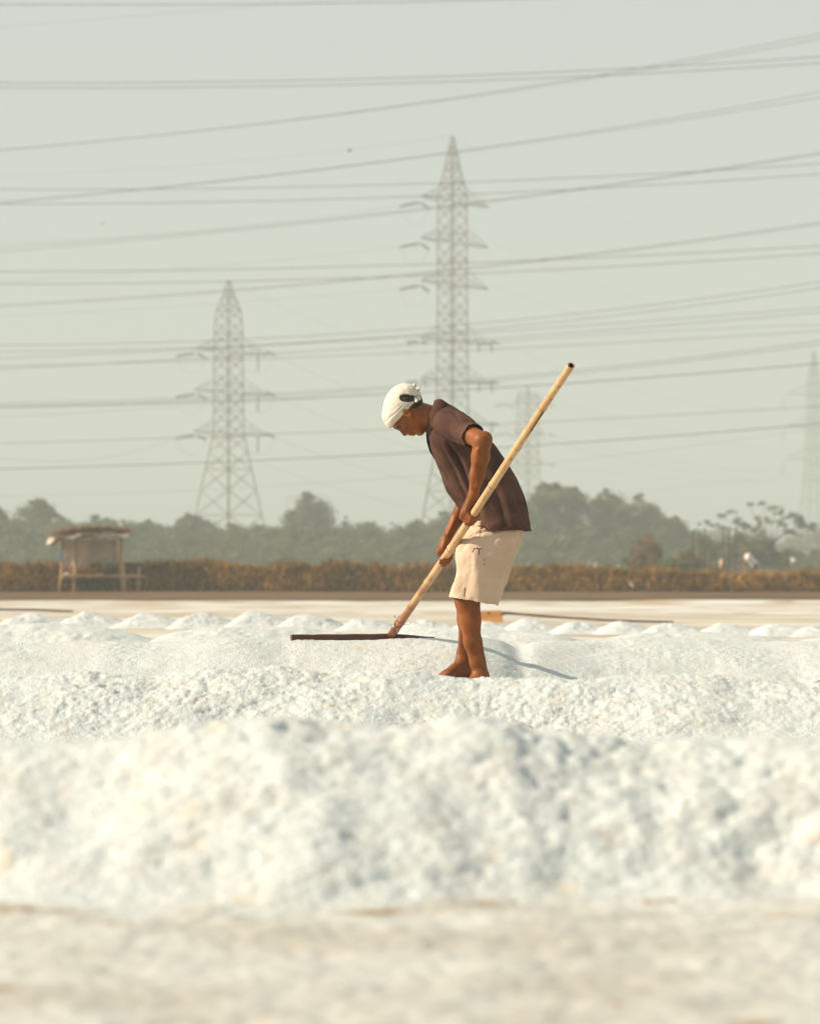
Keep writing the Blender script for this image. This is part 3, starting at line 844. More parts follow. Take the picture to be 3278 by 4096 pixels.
def shirt_disp(T, R, V):
    c, s = np.cos(T), np.sin(T)
    d = 0.013 * fbm(c * 2.4, s * 2.4, R * 4.5, seed=11, octv=4, gain=.55)
    # long folds falling from the arm pit toward the hem on the near side
    for a0, slope, w, amp, r0, r1 in ((1.25, -0.35, .10, -.016, .30, .85), (0.95, -0.15, .08, -.013, .25, .8), (1.65, 0.25, .12, -.014, .35, .95), (2.3, .2, .10, -.007, .3, .9),
                                      (0.55, -0.1, .08, -.009, .2, .7), (2.75, .1, .07, -.006, .15, .8)):
        win = np.clip((R - r0) / .12, 0, 1) * np.clip((r1 - R) / .2, 0, 1)
        d = d + amp * win * np.exp(-(angd(T, a0 + slope * (R - r0) + .05 * np.sin(R * 14)) / w) ** 2)
        d = d - amp * .6 * win * np.exp(-(angd(T, a0 + 1.9 * w + slope * (R - r0) + .05 * np.sin(R * 14)) / w) ** 2)
    d = d - 0.034 * np.exp(-(angd(T, 1.35) / .30) ** 2 - ((R - .42) / .10) ** 2) - 0.016 * np.exp(-(angd(T, 1.55) / .22) ** 2 - ((R - .62) / .14) ** 2)  # hollows under the sleeve, shaped to bring shade to the near side
    d = d + 0.0035 * np.clip(R - .4, 0, 1) * np.sin(T * 9 + 3 * np.sin(R * 5))
    d = d + 0.0025 * (R > 0.985)
    return d
st_shirt = [(1716, 1700, 1762, 1625, .055), (1714, 1742, 1782, 1614, .075), (1720, 1775, 1842, 1650, .150), (1738, 1825, 1902, 1705, .178), (1762, 1890, 1975, 1790, .180),
            (1788, 1960, 2040, 1880, .176), (1828, 2022, 2088, 1970, .176), (1862, 2078, 2112, 2052, .182), (1866, 2108, 2116, 2092, .192), (1868, 2130, 2121, 2124, .200)]
V = loft(st_shirt, 150, 128, 0.0, 2.25, shirt_disp)
# side vents: lift the hem a little at the near side seam
th = np.linspace(0, 2 * math.pi, 128, endpoint=False)
for r in range(132, 150):
    k = (r - 131) / 18.0
    for side in (1.06, 2 * math.pi - 1.06):
        wv_ = np.exp(-(angd(th, side) / (0.06 + 0.03 * k)) ** 2)
        V[r, :, 2] += wv_ * 0.030 * k ** 1.5
SHIRT = mk('polo_shirt', V.reshape(-1, 3), grid_faces(128, 150, True), M['shirt'], MAN, smooth=True)
sol = SHIRT.modifiers.new('thickness', 'SOLIDIFY'); sol.thickness = 0.003; sol.offset = -1

def tube(name, pts, radii, m, disp=None, nu=48, nr=40, ecc=1.0, parent=None):
    st = resample([tuple(p) + (r,) for p, r in zip(pts, radii)], nr)
    V = np.zeros((nr, nu, 3)); th = np.linspace(0, 2 * math.pi, nu, endpoint=False); prev = None
    P = st[:, :3]; T = np.gradient(P, axis=0); T /= np.linalg.norm(T, axis=1, keepdims=True)
    for r in range(nr):
        d = T[r]
        e1 = np.cross(d, (0, 1.0, 0)) if prev is None else prev - d * (prev @ d)
        e1 /= np.linalg.norm(e1); prev = e1; e2 = np.cross(d, e1)
        rr = np.full(nu, st[r, 3])
        if disp is not None: rr = rr + disp(th, r / (nr - 1))
        V[r] = P[r] + rr[:, None] * (np.cos(th)[:, None] * e1 + ecc * np.sin(th)[:, None] * e2)
    o = mk(name, V.reshape(-1, 3), grid_faces(nu, nr, True), m, parent, smooth=True)
    so = o.modifiers.new('thickness', 'SOLIDIFY'); so.thickness = 0.003; so.offset = -1
    return o
def sleeve_disp(th, t):
    d = 0.007 * fbm(np.cos(th) * 2.4, np.sin(th) * 2.4, th * 0 + t * 3.0, seed=15, octv=3) * (0.3 + t)
    for a0, amp, tw in ((0.2, .006, 1.3), (1.1, .006, -.9), (2.2, .005, .8), (-0.8, .005, .6)):
        d = d - amp * np.exp(-(angd(th, a0 + tw * t) / .16) ** 2) * math.sin(math.pi * min(1, t * 1.05))
    if t > 0.93: d = d + 0.002
    if 0.90 < t < 0.93: d = d - 0.001
    return d
tube('sleeve', [J(1795, 1695, -0.085), J(1822, 1706, -0.160), J(1855, 1723, -0.228), J(1893, 1744, -0.305)], [0.083, 0.0755, 0.066, 0.0575], M['shirt'], sleeve_disp, nr=60, parent=MAN)
tube('sleeve', [J(1815, 1705, 0.085), J(1840, 1730, 0.150), J(1858, 1775, 0.175), J(1872, 1830, 0.185)], [0.083, 0.073, 0.064, 0.058], M['shirt'], sleeve_disp, nr=60, parent=MAN)
# collar: folded band standing round the neck
def collar():
    nu = 72; th = np.linspace(0.16, 2 * math.pi - 0.16, nu)
    rows = []
    for (fx, fy, bx, by, w, ) in ((1712, 1726, 1768, 1622, .066), (1704, 1716, 1738, 1610, .067), (1700, 1717, 1742, 1600, .071), (1702, 1728, 1762, 1597, .080), (1712, 1750, 1786, 1612, .092)):
        fr = J(fx, fy); bk = J(bx, by); c = (fr + bk) / 2; h = (fr - bk) / 2
        rows.append(c + np.cos(th)[:, None] * h - np.sin(th)[:, None] * np.array((0, 1.0, 0)) * w)
    Vc = np.array([resample(np.array(rows)[:, i], 14) for i in range(nu)]).transpose(1, 0, 2)
    o = mk('collar', Vc.reshape(-1, 3), grid_faces(nu, 14), M['shirt'], MAN, smooth=True)
    so = o.modifiers.new('thickness', 'SOLIDIFY'); so.thickness = 0.003; so.offset = 0
collar()
# open button placket down the chest; dark strip paints the shade inside the gap
pk = MB(); pk.path([J(1712, 1735, -0.012), J(1716, 1768, -0.016), J(1726, 1805, -0.018), J(1742, 1840, -0.018)], [0.012, 0.013, 0.011, 0.004], 10)
pk.build('placket_shade', M['gapshade'], MAN, smooth=True)
pf = MB(); pf.path([J(1722, 1745, -0.045), J(1727, 1785, -0.050), J(1745, 1835, -0.055), J(1775, 1885, -0.075), J(1803, 1890, -0.085)], [0.006, 0.009, 0.010, 0.008, 0.003], 10)
pf.build('placket', M['shirt'], MAN, smooth=True)
bt = MB(); bt.add(ICO1_V * 0.004 + J(1717, 1730, -0.03), [tuple(t) for t in ICO1_F]); bt.build('button', M['button'], MAN, smooth=True)

def shorts_disp_f(seed, near):
    def f(T, R, V):
        c, s = np.cos(T), np.sin(T)
        d = 0.014 * fbm(c * 2.2, s * 2.2, R * 3.6, seed=seed, octv=4, gain=.55)
        d = d + 0.006 * R * np.sin(T * 6 + 2.0 * np.sin(R * 4) + seed)
        if near:
            # diagonal pull folds from the crotch / hip
            for r0, sl, a, w in ((.22, -.10, -.012, .022), (.30, -.13, .006, .02), (.12, -.05, -.007, .018)):
                d = d + a * np.exp(-((R - r0 - sl * (T - 1.2)) / w) ** 2) * np.exp(-(angd(T, 1.15) / .7) ** 2)
            # side seam
            d = d - 0.003 * np.exp(-(angd(T, 1.12 + .1 * R) / .035) ** 2)
        return d
    return f
def shorts_leg(st, dyc, seed, near):
    V = loft(st, 110, 96, dyc, 2.3, shorts_disp_f(seed, near))
    th = np.linspace(0, 2 * math.pi, 96, endpoint=False)
    rag = 0.005 * fbm(np.cos(th) * 9, np.sin(th) * 9, seed=seed + 5, octv=3)
    V[-1, :, 2] += rag; V[-2, :, 2] += rag * .4
    return V.reshape(-1, 3)
sn = [(1884, 2085, 2086, 2085, .090), (1874, 2112, 2084, 2118, .096), (1836, 2165, 2066, 2172, .106), (1821, 2215, 2043, 2240, .116), (1826, 2282, 2020, 2310, .114), (1805, 2345, 2003, 2370, .110), (1792, 2386, 1988, 2420, .108)]
sf = [(1890, 2085, 2092, 2085, .090), (1882, 2112, 2092, 2118, .096), (1850, 2165, 2084, 2160, .114), (1838, 2215, 2063, 2222, .112), (1836, 2282, 2038, 2285, .108), (1825, 2345, 2012, 2345, .104), (1818, 2383, 1996, 2398, .100)]
v1 = shorts_leg(sn, -0.085, 61, True); v2 = shorts_leg(sf, 0.085, 66, False)
g1 = grid_faces(96, 110, True)
SHORTS = mk('shorts', np.concatenate([v1, v2]), np.concatenate([g1, g1 + len(v1)]), M['shorts'], MAN, smooth=True)
so = SHORTS.modifiers.new('thickness', 'SOLIDIFY'); so.thickness = 0.0035; so.offset = 1

from mathutils.bvhtree import BVHTree
_bvh = BVHTree.FromPolygons([Vector(p) for p in v1], [tuple(int(i) for i in q) for q in g1])
def on_shorts(px, py):
    o_ = Vector((0, 0, CAM_H)); d_ = (Vector(W(px, py, 12.0)) - o_).normalized()
    hit, nr_, _, _ = _bvh.ray_cast(o_, d_)
    return None if hit is None else np.array(hit - d_ * 0.0008)
for pts, r in (([(1893, 2194), (1906, 2193), (1920, 2196), (1927, 2195)], .0022), ([(1897, 2195), (1892, 2203), (1889, 2210)], .0022), ([(1914, 2196), (1914, 2208), (1913, 2219)], .0020),
               ([(1934, 2237), (1934, 2244)], .0013), ([(1936, 2256), (1939, 2258)], .002), ([(2003, 2178), (2005, 2180)], .0016), ([(1950, 2203), (1953, 2204)], .0014),
               ([(1858, 2350), (1857, 2370), (1855, 2388)], .0013), ([(1918, 2120), (1920, 2138), (1915, 2152)], .0011)):
    pp = [on_shorts(*p) for p in pts]
    if all(p is not None for p in pp):
        q = MB(); q.path(pp, r, 5); q.build('stain', M['mark'], SHORTS)

# ------------------------------------------------------------------ the rake
RAKE = empty('salt_rake', PB)
tag(RAKE, 'long bamboo-handled salt rake held by the man, dark blade half sunk in salt', 'rake')
def bamboo_handle():
    n = 14; L = np.linalg.norm(PT - PB)
    d = pole_dir
    e1 = np.cross(d, (0, 0, 1.0)); e1 /= np.linalg.norm(e1); e2 = np.cross(d, e1)
    nodes_t = [float((on_pole(px) - PB) @ d) for px in (1706, 1799, 1968, 2070, 2173)]
    ss_ = set(np.linspace(0.0, L, 90).tolist())
    for q in nodes_t:
        ss_ |= {q - .012, q - .005, q - .002, q, q + .002, q + .006, q + .014}
    ss_ = sorted(x for x in ss_ if -1e-6 <= x <= L + 1e-6)
    V = []
    for x in ss_:
        r = 0.0208 - 0.0040 * x / L
        for q in nodes_t:
            u = x - q
            r += 0.0022 * math.exp(-((u - .004) / .006) ** 2) - 0.0022 * math.exp(-(u / .0016) ** 2)
        bend = 0.006 * math.sin(x / L * math.pi * 1.3)
        p = PB + d * x + e2 * bend - e1 * 0.003 * math.sin(x * 2.2)
        for k in range(n):
            a = 2 * math.pi * k / n
            V.append(p + r * (math.cos(a) * e1 + math.sin(a) * e2))
    m = len(ss_)
    faces = [tuple(q) for q in grid_faces(n, m, True)]
    # hollow upper end
    b = len(V); top = PB + d * L + e2 * 0.006 * math.sin(math.pi * 1.3) - e1 * 0.003 * math.sin(L * 2.2)
    for (rr, back) in ((0.0115, 0.0), (0.0108, 0.06)):
        for k in range(n):
            a = 2 * math.pi * k / n
            V.append(top - d * back + rr * (math.cos(a) * e1 + math.sin(a) * e2))
    lo_ = (m - 1) * n
    for k in range(n):
        k2 = (k + 1) % n
        faces.append((lo_ + k, lo_ + k2, b + k2, b + k))
        faces.append((b + k, b + k2, b + n + k2, b + n + k))
    faces.append(tuple(b + n + k for k in range(n)))
    o = mk('handle', V, faces, M['bamboo'], RAKE, smooth=True)
    o.data.materials.append(M['bambooin'])
    nf = len(o.data.polygons)
    for i in range(nf - 2 * n - 1, nf):
        o.data.polygons[i].use_smooth = False
        if (i - (nf - 2 * n - 1)) % 2 == 1 or i == nf - 1: o.data.polygons[i].material_index = 1
    return nodes_t, e1, e2, L
nodes_t, he1, he2, HL = bamboo_handle()
# split in the cane between two joints
cr = MB()
t0, t1 = nodes_t[3] + .10, nodes_t[4] - .006
facing = np.array((0.34, -0.93, -0.10)); facing -= pole_dir * (facing @ pole_dir); facing /= np.linalg.norm(facing)
pts = []
for i in range(9):
    x = t0 + (t1 - t0) * i / 8
    c0 = PB + pole_dir * x + he2 * 0.006 * math.sin(x / HL * math.pi * 1.3) - he1 * 0.003 * math.sin(x * 2.2)
    pts.append(c0 + facing * 0.0172)
cr.path(pts, [0.0008] + [0.0016 + 0.0024 * i / 8 for i in range(1, 9)], 6)
cr.build('handle_crack', M['bambooin'], RAKE)
for q_ in nodes_t:
    nb = MB(); x = q_; c0 = PB + pole_dir * x + he2 * 0.006 * math.sin(x / HL * math.pi * 1.3) - he1 * 0.003 * math.sin(x * 2.2)
    rr = 0.0208 - 0.0040 * x / HL
    ring = [c0 + pole_dir * 0.002 * math.sin(a * 2 + x * 30) + (math.cos(a) * he1 + math.sin(a) * he2) * (rr + .0002) for a in np.linspace(0, 2 * math.pi, 21)]
    nb.path(ring, 0.0021, 5); nb.build('node_ring', M['nodewood'], RAKE, smooth=True)
# wet lower end of the cane: darker sleeve of soaked fibre
wt = MB(); wt.path([PB - pole_dir * 0.01, PB + pole_dir * .06, PB + pole_dir * 0.13], [0.0225, 0.0216, 0.0211], 14)
wt.build('wet_end', mat('wet_bamboo', (0.10, 0.030, 0.012), (0.19, 0.07, 0.03), scale=30, rough=0.3, spec=0.5), RAKE, smooth=True)
# wire lashing
c0 = PB + pole_dir * 0.165
for q in (0, 0.008, 0.05):
    ring = [PB + pole_dir * (0.155 + q - 0.02 * math.cos(a)) + (math.cos(a) * he1 + math.sin(a) * he2) * 0.0220 for a in np.linspace(0, 2 * math.pi, 17)]
    ws = MB(); ws.path(ring, 0.0016, 5); ws.build('lashing_wire', M['darkpole'], RAKE)
ws = MB(); ws.path([c0 + np.array((0.02, -.015, -.01)), c0 + np.array((0.045, -.02, -0.012)), c0 + np.array((0.06, -.02, 0.004))], 0.0012, 5); ws.build('lashing_wire', M['darkpole'], RAKE)
ws = MB(); ws.path([c0 + np.array((-0.02, -.01, 0.02)), c0 + np.array((-0.03, -.012, 0.035))], 0.0014, 5); ws.build('lashing_wire', M['darkpole'], RAKE)
# blade: heavy dark board at right angles to the handle
hd = np.array((pole_dir[0], pole_dir[1], 0)); hd /= np.linalg.norm(hd)
bl = np.array((-hd[1], hd[0], 0))          # along the blade, right and away
zt = W(1560, 2535, 13.05)[2]
def blade_pt(s, t, z): return np.array((PB[0], PB[1], 0)) + bl * s + hd * t + np.array((0, 0, z))
bd = MB()
l0 = (1168 - 1560) * 13.0 / F * 1.06
segs = np.linspace(l0, 0.24, 15)
vv = []; fc = []
for i, s_ in enumerate(segs):
    wob = 0.002 * math.sin(i * 1.7)
    zz = zt - 0.09 * max(0, s_ - .03) + 0.001 * math.sin(i * 2.3)
    for (t, z) in ((-0.014, zz - .11), (0.014, zz - .11), (0.014 + wob, zz - .003), (0.010, zz), (-0.010, zz), (-0.014 + wob, zz - .003)):
        vv.append(blade_pt(s_, t, z))
for i in range(14):
    for k in range(6):
        fc.append((i*6+k, i*6+(k+1) % 6, (i+1)*6+(k+1) % 6, (i+1)*6+k))
fc += [tuple(range(5, -1, -1)), tuple(14*6+k for k in range(6))]
bd.add(vv, fc); bd.build('blade', M['bladewood'], RAKE)

# ------------------------------------------------------------------ tools lying on the far pan
t = empty('salt_rake', W(1970, 2485, 33.0))
tag(t, 'wooden salt rake lying on the far pan behind the man\'s legs, square pale board', 'rake')
b0 = W(1868, 2486, 33.2); b1 = W(2012, 2489, 33.0)
bm = MB()
top0 = W(1872, 2446, 33.2); top1 = W(2003, 2441, 33.0)
dn = np.array((0, 0.045, 0))
bm.add([b0, b1, b1 + dn, b0 + dn, top0, top1, top1 + dn, top0 + dn], [(0,3,2,1),(4,5,6,7),(0,1,5,4),(1,2,6,5),(2,3,7,6),(3,0,4,7)])
bm.build('board', M['board'], t)
hm = MB(); hm.path([W(2004, 2455, 33.02), W(2025, 2452, 33.0), W(2200, 2467, 32.7), W(2400, 2479, 32.4), W(2560, 2485, 32.2), W(2690, 2488, 32.0)], [0.03, 0.016, 0.015, 0.014, 0.013, 0.012], 8)
hm.build('handle', M['darkpole'], t, smooth=True)
kn = MB(); kn.add(ICO1_V * np.array((.02, .006, .012)) + W(1953, 2452, 33.07), [tuple(q) for q in ICO1_F]); kn.build('knot', M['darkpole'], t)
t = empty('wooden_pole', W(140, 2444, 40.0))
tag(t, 'thin dark pole lying on the pan at the left edge of the picture', 'pole')
hm = MB(); hm.path([W(-260, 2434, 41.5), W(-60, 2437, 41.0), W(120, 2439, 40.6), W(292, 2445, 40.2)], [0.022, 0.021, 0.019, 0.014], 8)
hm.build('shaft', M['darkpole'], t, smooth=True)

# ------------------------------------------------------------------ bund with dry grass
def bund_top(X):
    return np.interp(X, [-60, -15, -9, -3, 0, 5, 10, 15, 60], [0.86, 0.84, 0.82, 0.80, 0.74, 0.68, 0.55, 0.46, 0.45]) + 0.13 * fbm(X * .40, X * 0 + 4, seed=74, octv=4)
def bund_front(X):
    return 89.3 + 0.25 * fbm(X * .25, X * 0, seed=71)
def bund_h(X, Y):
    t = np.clip((Y - bund_front(X)) / 0.9, 0, 1); t2 = np.clip((97.5 - Y) / 2.5, 0, 1)
    z = bund_top(X) * np.minimum(t ** 0.7, t2 ** 0.8) * (1 + 0.10 * fbm(X * .8, Y * .8, seed=72))
    return z + 0.06 * fbm(X * 2.5, Y * 2.5, seed=73) * np.clip(t * 3, 0, 1) + 0.0
o = sheet('earth_bund', -60, 60, 88.6, 98, 480, 60, bund_h, M['bund'], '')
o['label'] = 'low earthen bund overgrown with dry brown grass behind the salt pans'
del o['kind']; o['category'] = 'earth bank'

def blades(name, pos, length, width, lean, m, seed, up=0.7, parent=None):
    """many bent grass blades as one mesh; pos (N,3)"""
    r_ = np.random.default_rng(seed); n = len(pos)
    az = r_.random(n) * 2 * math.pi
    L = length * (0.5 + r_.random(n)); w = width * (0.6 + 0.8 * r_.random(n))
    d = np.stack([np.cos(az), np.sin(az), np.zeros(n)], -1); side = np.stack([-np.sin(az), np.cos(az), np.zeros(n)], -1)
    ln = lean * (0.3 + 1.2 * r_.random(n))
    mid = pos + d * (L * ln * .3)[:, None] + np.array((0, 0, 1.0)) * (L * up * .6)[:, None]
    tip = pos + d * (L * ln)[:, None] + np.array((0, 0, 1.0)) * (L * up * (1 - .35 * ln))[:, None]
    V = np.stack([pos - side * (w / 2)[:, None], pos + side * (w / 2)[:, None], mid + side * (w / 2)[:, None], mid - side * (w / 2)[:, None], tip], 1).reshape(-1, 3)
    b = np.arange(n) * 5
    Fc = np.concatenate([np.stack([b, b + 1, b + 2], -1), np.stack([b, b + 2, b + 3], -1), np.stack([b + 3, b + 2, b + 4], -1)])
    return mk(name, V, Fc, m, parent)
n = 34000
X = rng.uniform(-24, 24, n); u = rng.random(n)
Y = bund_front(X) + 0.02 + u ** 1.3 * 3.5
keep = vnoise(X * .9, Y * .9, seed=75) + 0.5 * rng.random(n) > 0.36
X, Y = X[keep], Y[keep]
pos = np.stack([X, Y, bund_h(X, Y) - 0.02], -1)
g = blades('dry_grass', pos, 0.30, 0.045, 0.6, M['straw'], 5, up=.8)
tag(g, 'dry brown grass hanging over the earthen bund', kind='stuff')
n = 9000
X = rng.uniform(-24, 24, n); Y = bund_front(X) + 0.6 + 1.2 * rng.random(n)
keep = vnoise(X * .7, X * 0 + 2, seed=76) * vnoise(X * 2.6, X * 0 + 5, seed=77) + .1 * rng.random(n) > .30
X, Y = X[keep], Y[keep]
g = blades('dry_grass', np.stack([X, Y, bund_h(X, Y) - 0.02], -1), 0.46, 0.04, 0.55, M['straw'], 15, up=.85)
tag(g, 'taller ragged straw tufts along the crest of the bund', kind='stuff')
# grass thrown into bigger tufts on the crest at the far left
n = 2500
X = -14.4 + rng.normal(0, 1.0, n); Y = 91.6 + rng.normal(0, .3, n)
g = blades('dry_grass', np.stack([X, Y, bund_h(X, Y)], -1), 0.38, 0.035, 0.9, M['pinkgrass'], 6)
tag(g, 'tuft of taller rusty dry grass on the bund left of the shack', kind='stuff')
# pink dry scrub behind the bund on the right
n = 16000
X = rng.uniform(9, 34, n); Y = rng.uniform(108, 150, n)
ht = 0.35 + 0.45 * vnoise(X * .25, Y * .08, seed=81)
g = blades('dry_grass', np.stack([X, Y, ht * 0.2 + 0 * X], -1), 1.0, 0.06, 0.5, M['pinkgrass'], 7)
tag(g, 'pinkish dry scrub grass beyond the bund on the right', kind='stuff')
n = 7000
X = rng.uniform(-34, 12, n); Y = rng.uniform(112, 150, n)
g = blades('dry_grass', np.stack([X, Y, 0 * X], -1), 0.9, 0.06, 0.5, M['pinkgrass'], 8)
tag(g, 'sparse dry grass beyond the bund on the left', kind='stuff')

# ------------------------------------------------------------------ trees
def leaf_cloud(lobes, n, size, seed, clusters=26, spread=0.16, top_bias=0.25):
    """lobes: (x,y,z,rx,ry,rz). leaf-sized quads gathered in clumps through the lobes"""
    r_ = np.random.default_rng(seed)
    lob = np.array(lobes, float); vol = np.cbrt(lob[:, 3] * lob[:, 4] * lob[:, 5]) ** 2; vol /= vol.sum()
    P = []; NN = []
    for i, l in enumerate(lob):
        k = max(3, int(clusters * vol[i] * len(lob) / 1.5)); m = int(n * vol[i])
        d = r_.normal(size=(k, 3)); d /= np.linalg.norm(d, axis=1, keepdims=True); d[:, 2] = np.where(d[:, 2] < -.3, -d[:, 2], d[:, 2])
        cr_ = 0.55 + 0.5 * r_.random(k) ** 0.6
        cc = l[:3] + d * cr_[:, None] * l[3:]
        sz = spread * (0.6 + 0.9 * r_.random(k)) * l[3:].mean() * 1.5
        j = r_.integers(0, k, m)
        off = r_.normal(size=(m, 3)); off /= np.linalg.norm(off, axis=1, keepdims=True); off *= (r_.random(m) ** .45)[:, None]
        p = cc[j] + off * sz[j][:, None] * np.array((1.15, 1.15, .8))
        P.append(p); nn = off * 0.7 + d[j] * 0.6 + r_.normal(size=(m, 3)) * .45 + np.array((0, 0, .25)); NN.append(nn / np.linalg.norm(nn, axis=1, keepdims=True))
    P = np.concatenate(P); NN = np.concatenate(NN); m = len(P)
    t = np.cross(NN, r_.normal(size=(m, 3))); t /= np.linalg.norm(t, axis=1, keepdims=True); b = np.cross(NN, t)
    s = size * (0.55 + 0.9 * r_.random(m))[:, None]
    V = np.stack([P - t * s * .5, P - b * s * .32, P + t * s * .5, P + b * s * .32], 1).reshape(-1, 3)
    Fc = np.arange(m * 4).reshape(-1, 4)
    return V, Fc

def tree(px, top, half, Y, label, m, seed, n=5200, name='mangrove_tree', low=2300, nl=9, size=.30, group=None, spread=.2):
    Y = Y * 1.24
    x0, _, zt = W(px, top, Y); hw = half * Y / F
    r_ = random.Random(seed)
    root = empty(name, (x0, Y, 0.0)); tag(root, label, 'tree', group)
    zb = 0.3
    H_ = zt - zb
    lobes = [(x0, Y, zb + H_ * .50, hw * .72, hw * .65, H_ * .44), (x0, Y, zb + H_ * .30, hw * .90, hw * .7, H_ * .28)]
    for i in range(nl):
        a = r_.uniform(0, 2 * math.pi); h = r_.uniform(.30, .86); k = r_.uniform(.25, .80) * (1.05 - .55 * max(0, h - .4) / .5)
        sx = hw * r_.uniform(.22, .36)
        lobes.append((x0 + math.cos(a) * hw * k, Y + math.sin(a) * hw * k * .8, zb + H_ * h, sx, sx, sx * r_.uniform(.6, .9)))
    lobes.append((x0 + hw * r_.uniform(-.2, .2), Y, zt - hw * .20, hw * .26, hw * .26, hw * .20))
    V, Fc = leaf_cloud(lobes, int(n * 1.5), size, seed, clusters=34, spread=spread)
    mk('crown', V, Fc, m, root)
    tb = MB(); h0 = zb + H_ * .4
    tb.path([(x0, Y, -.05), (x0 + .06 * hw, Y, h0 * .5), (x0 - .02, Y, h0)], [.05 * hw + .04, .04 * hw + .03, .03 * hw + .02], 8)
    for l in lobes[2:7]:
        tb.path([(x0, Y, h0 * .6), ((x0 + l[0]) / 2, (Y + l[1]) / 2, (h0 * .6 + l[2]) / 2 + .1), l[:3]], [.03 * hw + .02, .02 * hw + .012, .012], 6)
    tb.build('trunk', M['bark'], root, smooth=True)
    return root

TG = 'trees behind the bund'
tree(140, 1996, 165, 205, 'rounded olive tree at the left edge, tallest left of the shack', M['leaf2'], 1, n=7000, group=TG)
tree(-20, 2030, 120, 200, 'olive tree cut by the left edge of the picture', M['leaf2'], 21, group=TG)
tree(400, 2058, 120, 215, 'low olive tree rising behind the shack roof', M['leaf2'], 2, group=TG)
tree(590, 2078, 110, 208, 'low olive tree just right of the shack', M['leaf'], 3, group=TG)
tree(775, 2052, 120, 210, 'olive tree below and left of the short pylon', M['leaf2'], 4, group=TG)
tree(940, 2092, 100, 205, 'low bushy tree in front of the short pylon base', M['leaf'], 5, group=TG)
tree(1235, 1968, 140, 216, 'tall dense rounded tree standing between the two large pylons', M['leaf2'], 6, n=8500, spread=.18, group=TG)
tree(1385, 2066, 34, 214, 'slim little tree beside the tall rounded tree', M['leaf2'], 61, n=1400, nl=4, group=TG)
tree(1480, 2086, 110, 208, 'low olive tree left of the tall pylon base', M['leaf'], 7, group=TG)
tree(1650, 2082, 105, 206, 'low olive tree at the foot of the tall pylon', M['leaf2'], 8, group=TG)
tree(1790, 2046, 105, 210, 'olive tree seen between the man\'s arms and chest', M['leaf2'], 9, group=TG)
tree(1980, 2010, 150, 206, 'tree mostly hidden behind the man\'s back', M['leaf'], 10, group=TG)
tree(2215, 1924, 165, 200, 'tallest full tree right behind the man', M['leaf2'], 11, n=9000, group=TG)
tree(2445, 1962, 130, 202, 'broad rounded tree, middle one of the right hand clump', M['leaf'], 12, n=7500, group=TG)
tree(2570, 1974, 95, 200, 'rounded tree at the right shoulder of the clump', M['leaf2'], 13, n=5000, group=TG)
tree(2680, 2062, 110, 198, 'lower tree closing the right hand clump', M['leaf'], 14, n=5000, group=TG)
# under-storey
lob = []
r_ = random.Random(3)
contour = [(-300, 2060), (0, 2070), (290, 2085), (560, 2088), (800, 2085), (1000, 2108), (1150, 2080), (1360, 2092), (1560, 2092), (1760, 2075), (2000, 2030), (2150, 1985), (2260, 1965), (2340, 2000), (2470, 1995), (2570, 2010), (2650, 2065), (2740, 2110), (2790, 2150), (2900, 2190)]
for px in range(-300, 2860, 38):
    ct = float(np.interp(px, [c_[0] for c_ in contour], [c_[1] for c_ in contour]))
    for lv in range(3):
        Y = 234 + 10 * lv / 2 + r_.uniform(-5, 5); tp = ct + r_.uniform(0, 34) + (2 - lv) * (2215 - ct) * .33
        x, _, z = W(px + r_.uniform(-18, 18), tp, Y); rx = r_.uniform(1.1, 1.9)
        lob.append((x, Y, max(z - 1.0, .7), rx, 1.6, r_.uniform(.9, 1.3)))
for px in range(-400, 3700, 34):
    Y = 227 + r_.uniform(-4, 4); x, _, z = W(px, r_.uniform(2190, 2225), Y)
    lob.append((x, Y, z * .42, 1.6, 1.2, z * .6))
V, Fc = leaf_cloud(lob, 150000, .30, 99, clusters=14, spread=.28)
o = mk('thicket', V, Fc, M['leaf']); tag(o, 'dense grey green mangrove thicket along the back of the bund', kind='stuff')
# far bluish wood on the right
lob = []
for px in range(2700, 3900, 40):
    Y = 420 + r_.uniform(-25, 25); x, _, z = W(px, r_.uniform(2120, 2165), Y)
    lob.append((x, Y, z * .5, 3.2, 3, z * .55))
V, Fc = leaf_cloud(lob, 26000, .45, 98, clusters=10, spread=.26)
o = mk('distant_woodland', V, Fc, M['leaf']); tag(o, 'faint far wood fading into haze at the right edge', kind='stuff')

def bush(px, top, half, Y, label, m, seed, n=2600, size=.13):
    x0, _, zt = W(px, top, Y); hw = half * Y / F; root = empty('bush', (x0, Y, 0)); tag(root, label, 'bush', 'bushes behind the bund')
    r2_ = random.Random(seed)
    lobes = [(x0, Y, zt * .5, hw * .7, hw * .7, zt * .48)] + [(x0 + r2_.uniform(-.7, .7) * hw, Y + r2_.uniform(-.5, .5) * hw, zt * r2_.uniform(.3, .62), hw * .35, hw * .35, zt * .28) for _ in range(5)]
    V, Fc = leaf_cloud(lobes, n, size, seed, clusters=22, spread=.2); mk('crown', V, Fc, m, root)
    st = MB()
    for _ in range(5): st.path([(x0 + r2_.uniform(-.2, .2) * hw, Y, -.02), (x0 + r2_.uniform(-.5, .5) * hw, Y + r2_.uniform(-.3, .3) * hw, zt * .6)], [.03, .01], 6)
    st.build('stem', M['bark'], root)
bush(2590, 2135, 95, 135, 'rust coloured bush under the right hand trees', M['rustleaf'], 31, n=4200)
bush(2690, 2230, 85, 118, 'bright green bush behind the bund on the right', M['leaf3'], 32, n=3600)
bush(2745, 2205, 75, 126, 'rusty dry bush behind the bright green bush', M['rustleaf'], 33)
bush(3230, 2262, 75, 120, 'yellow green bush low at the right edge', M['leaf3'], 34, n=2600)
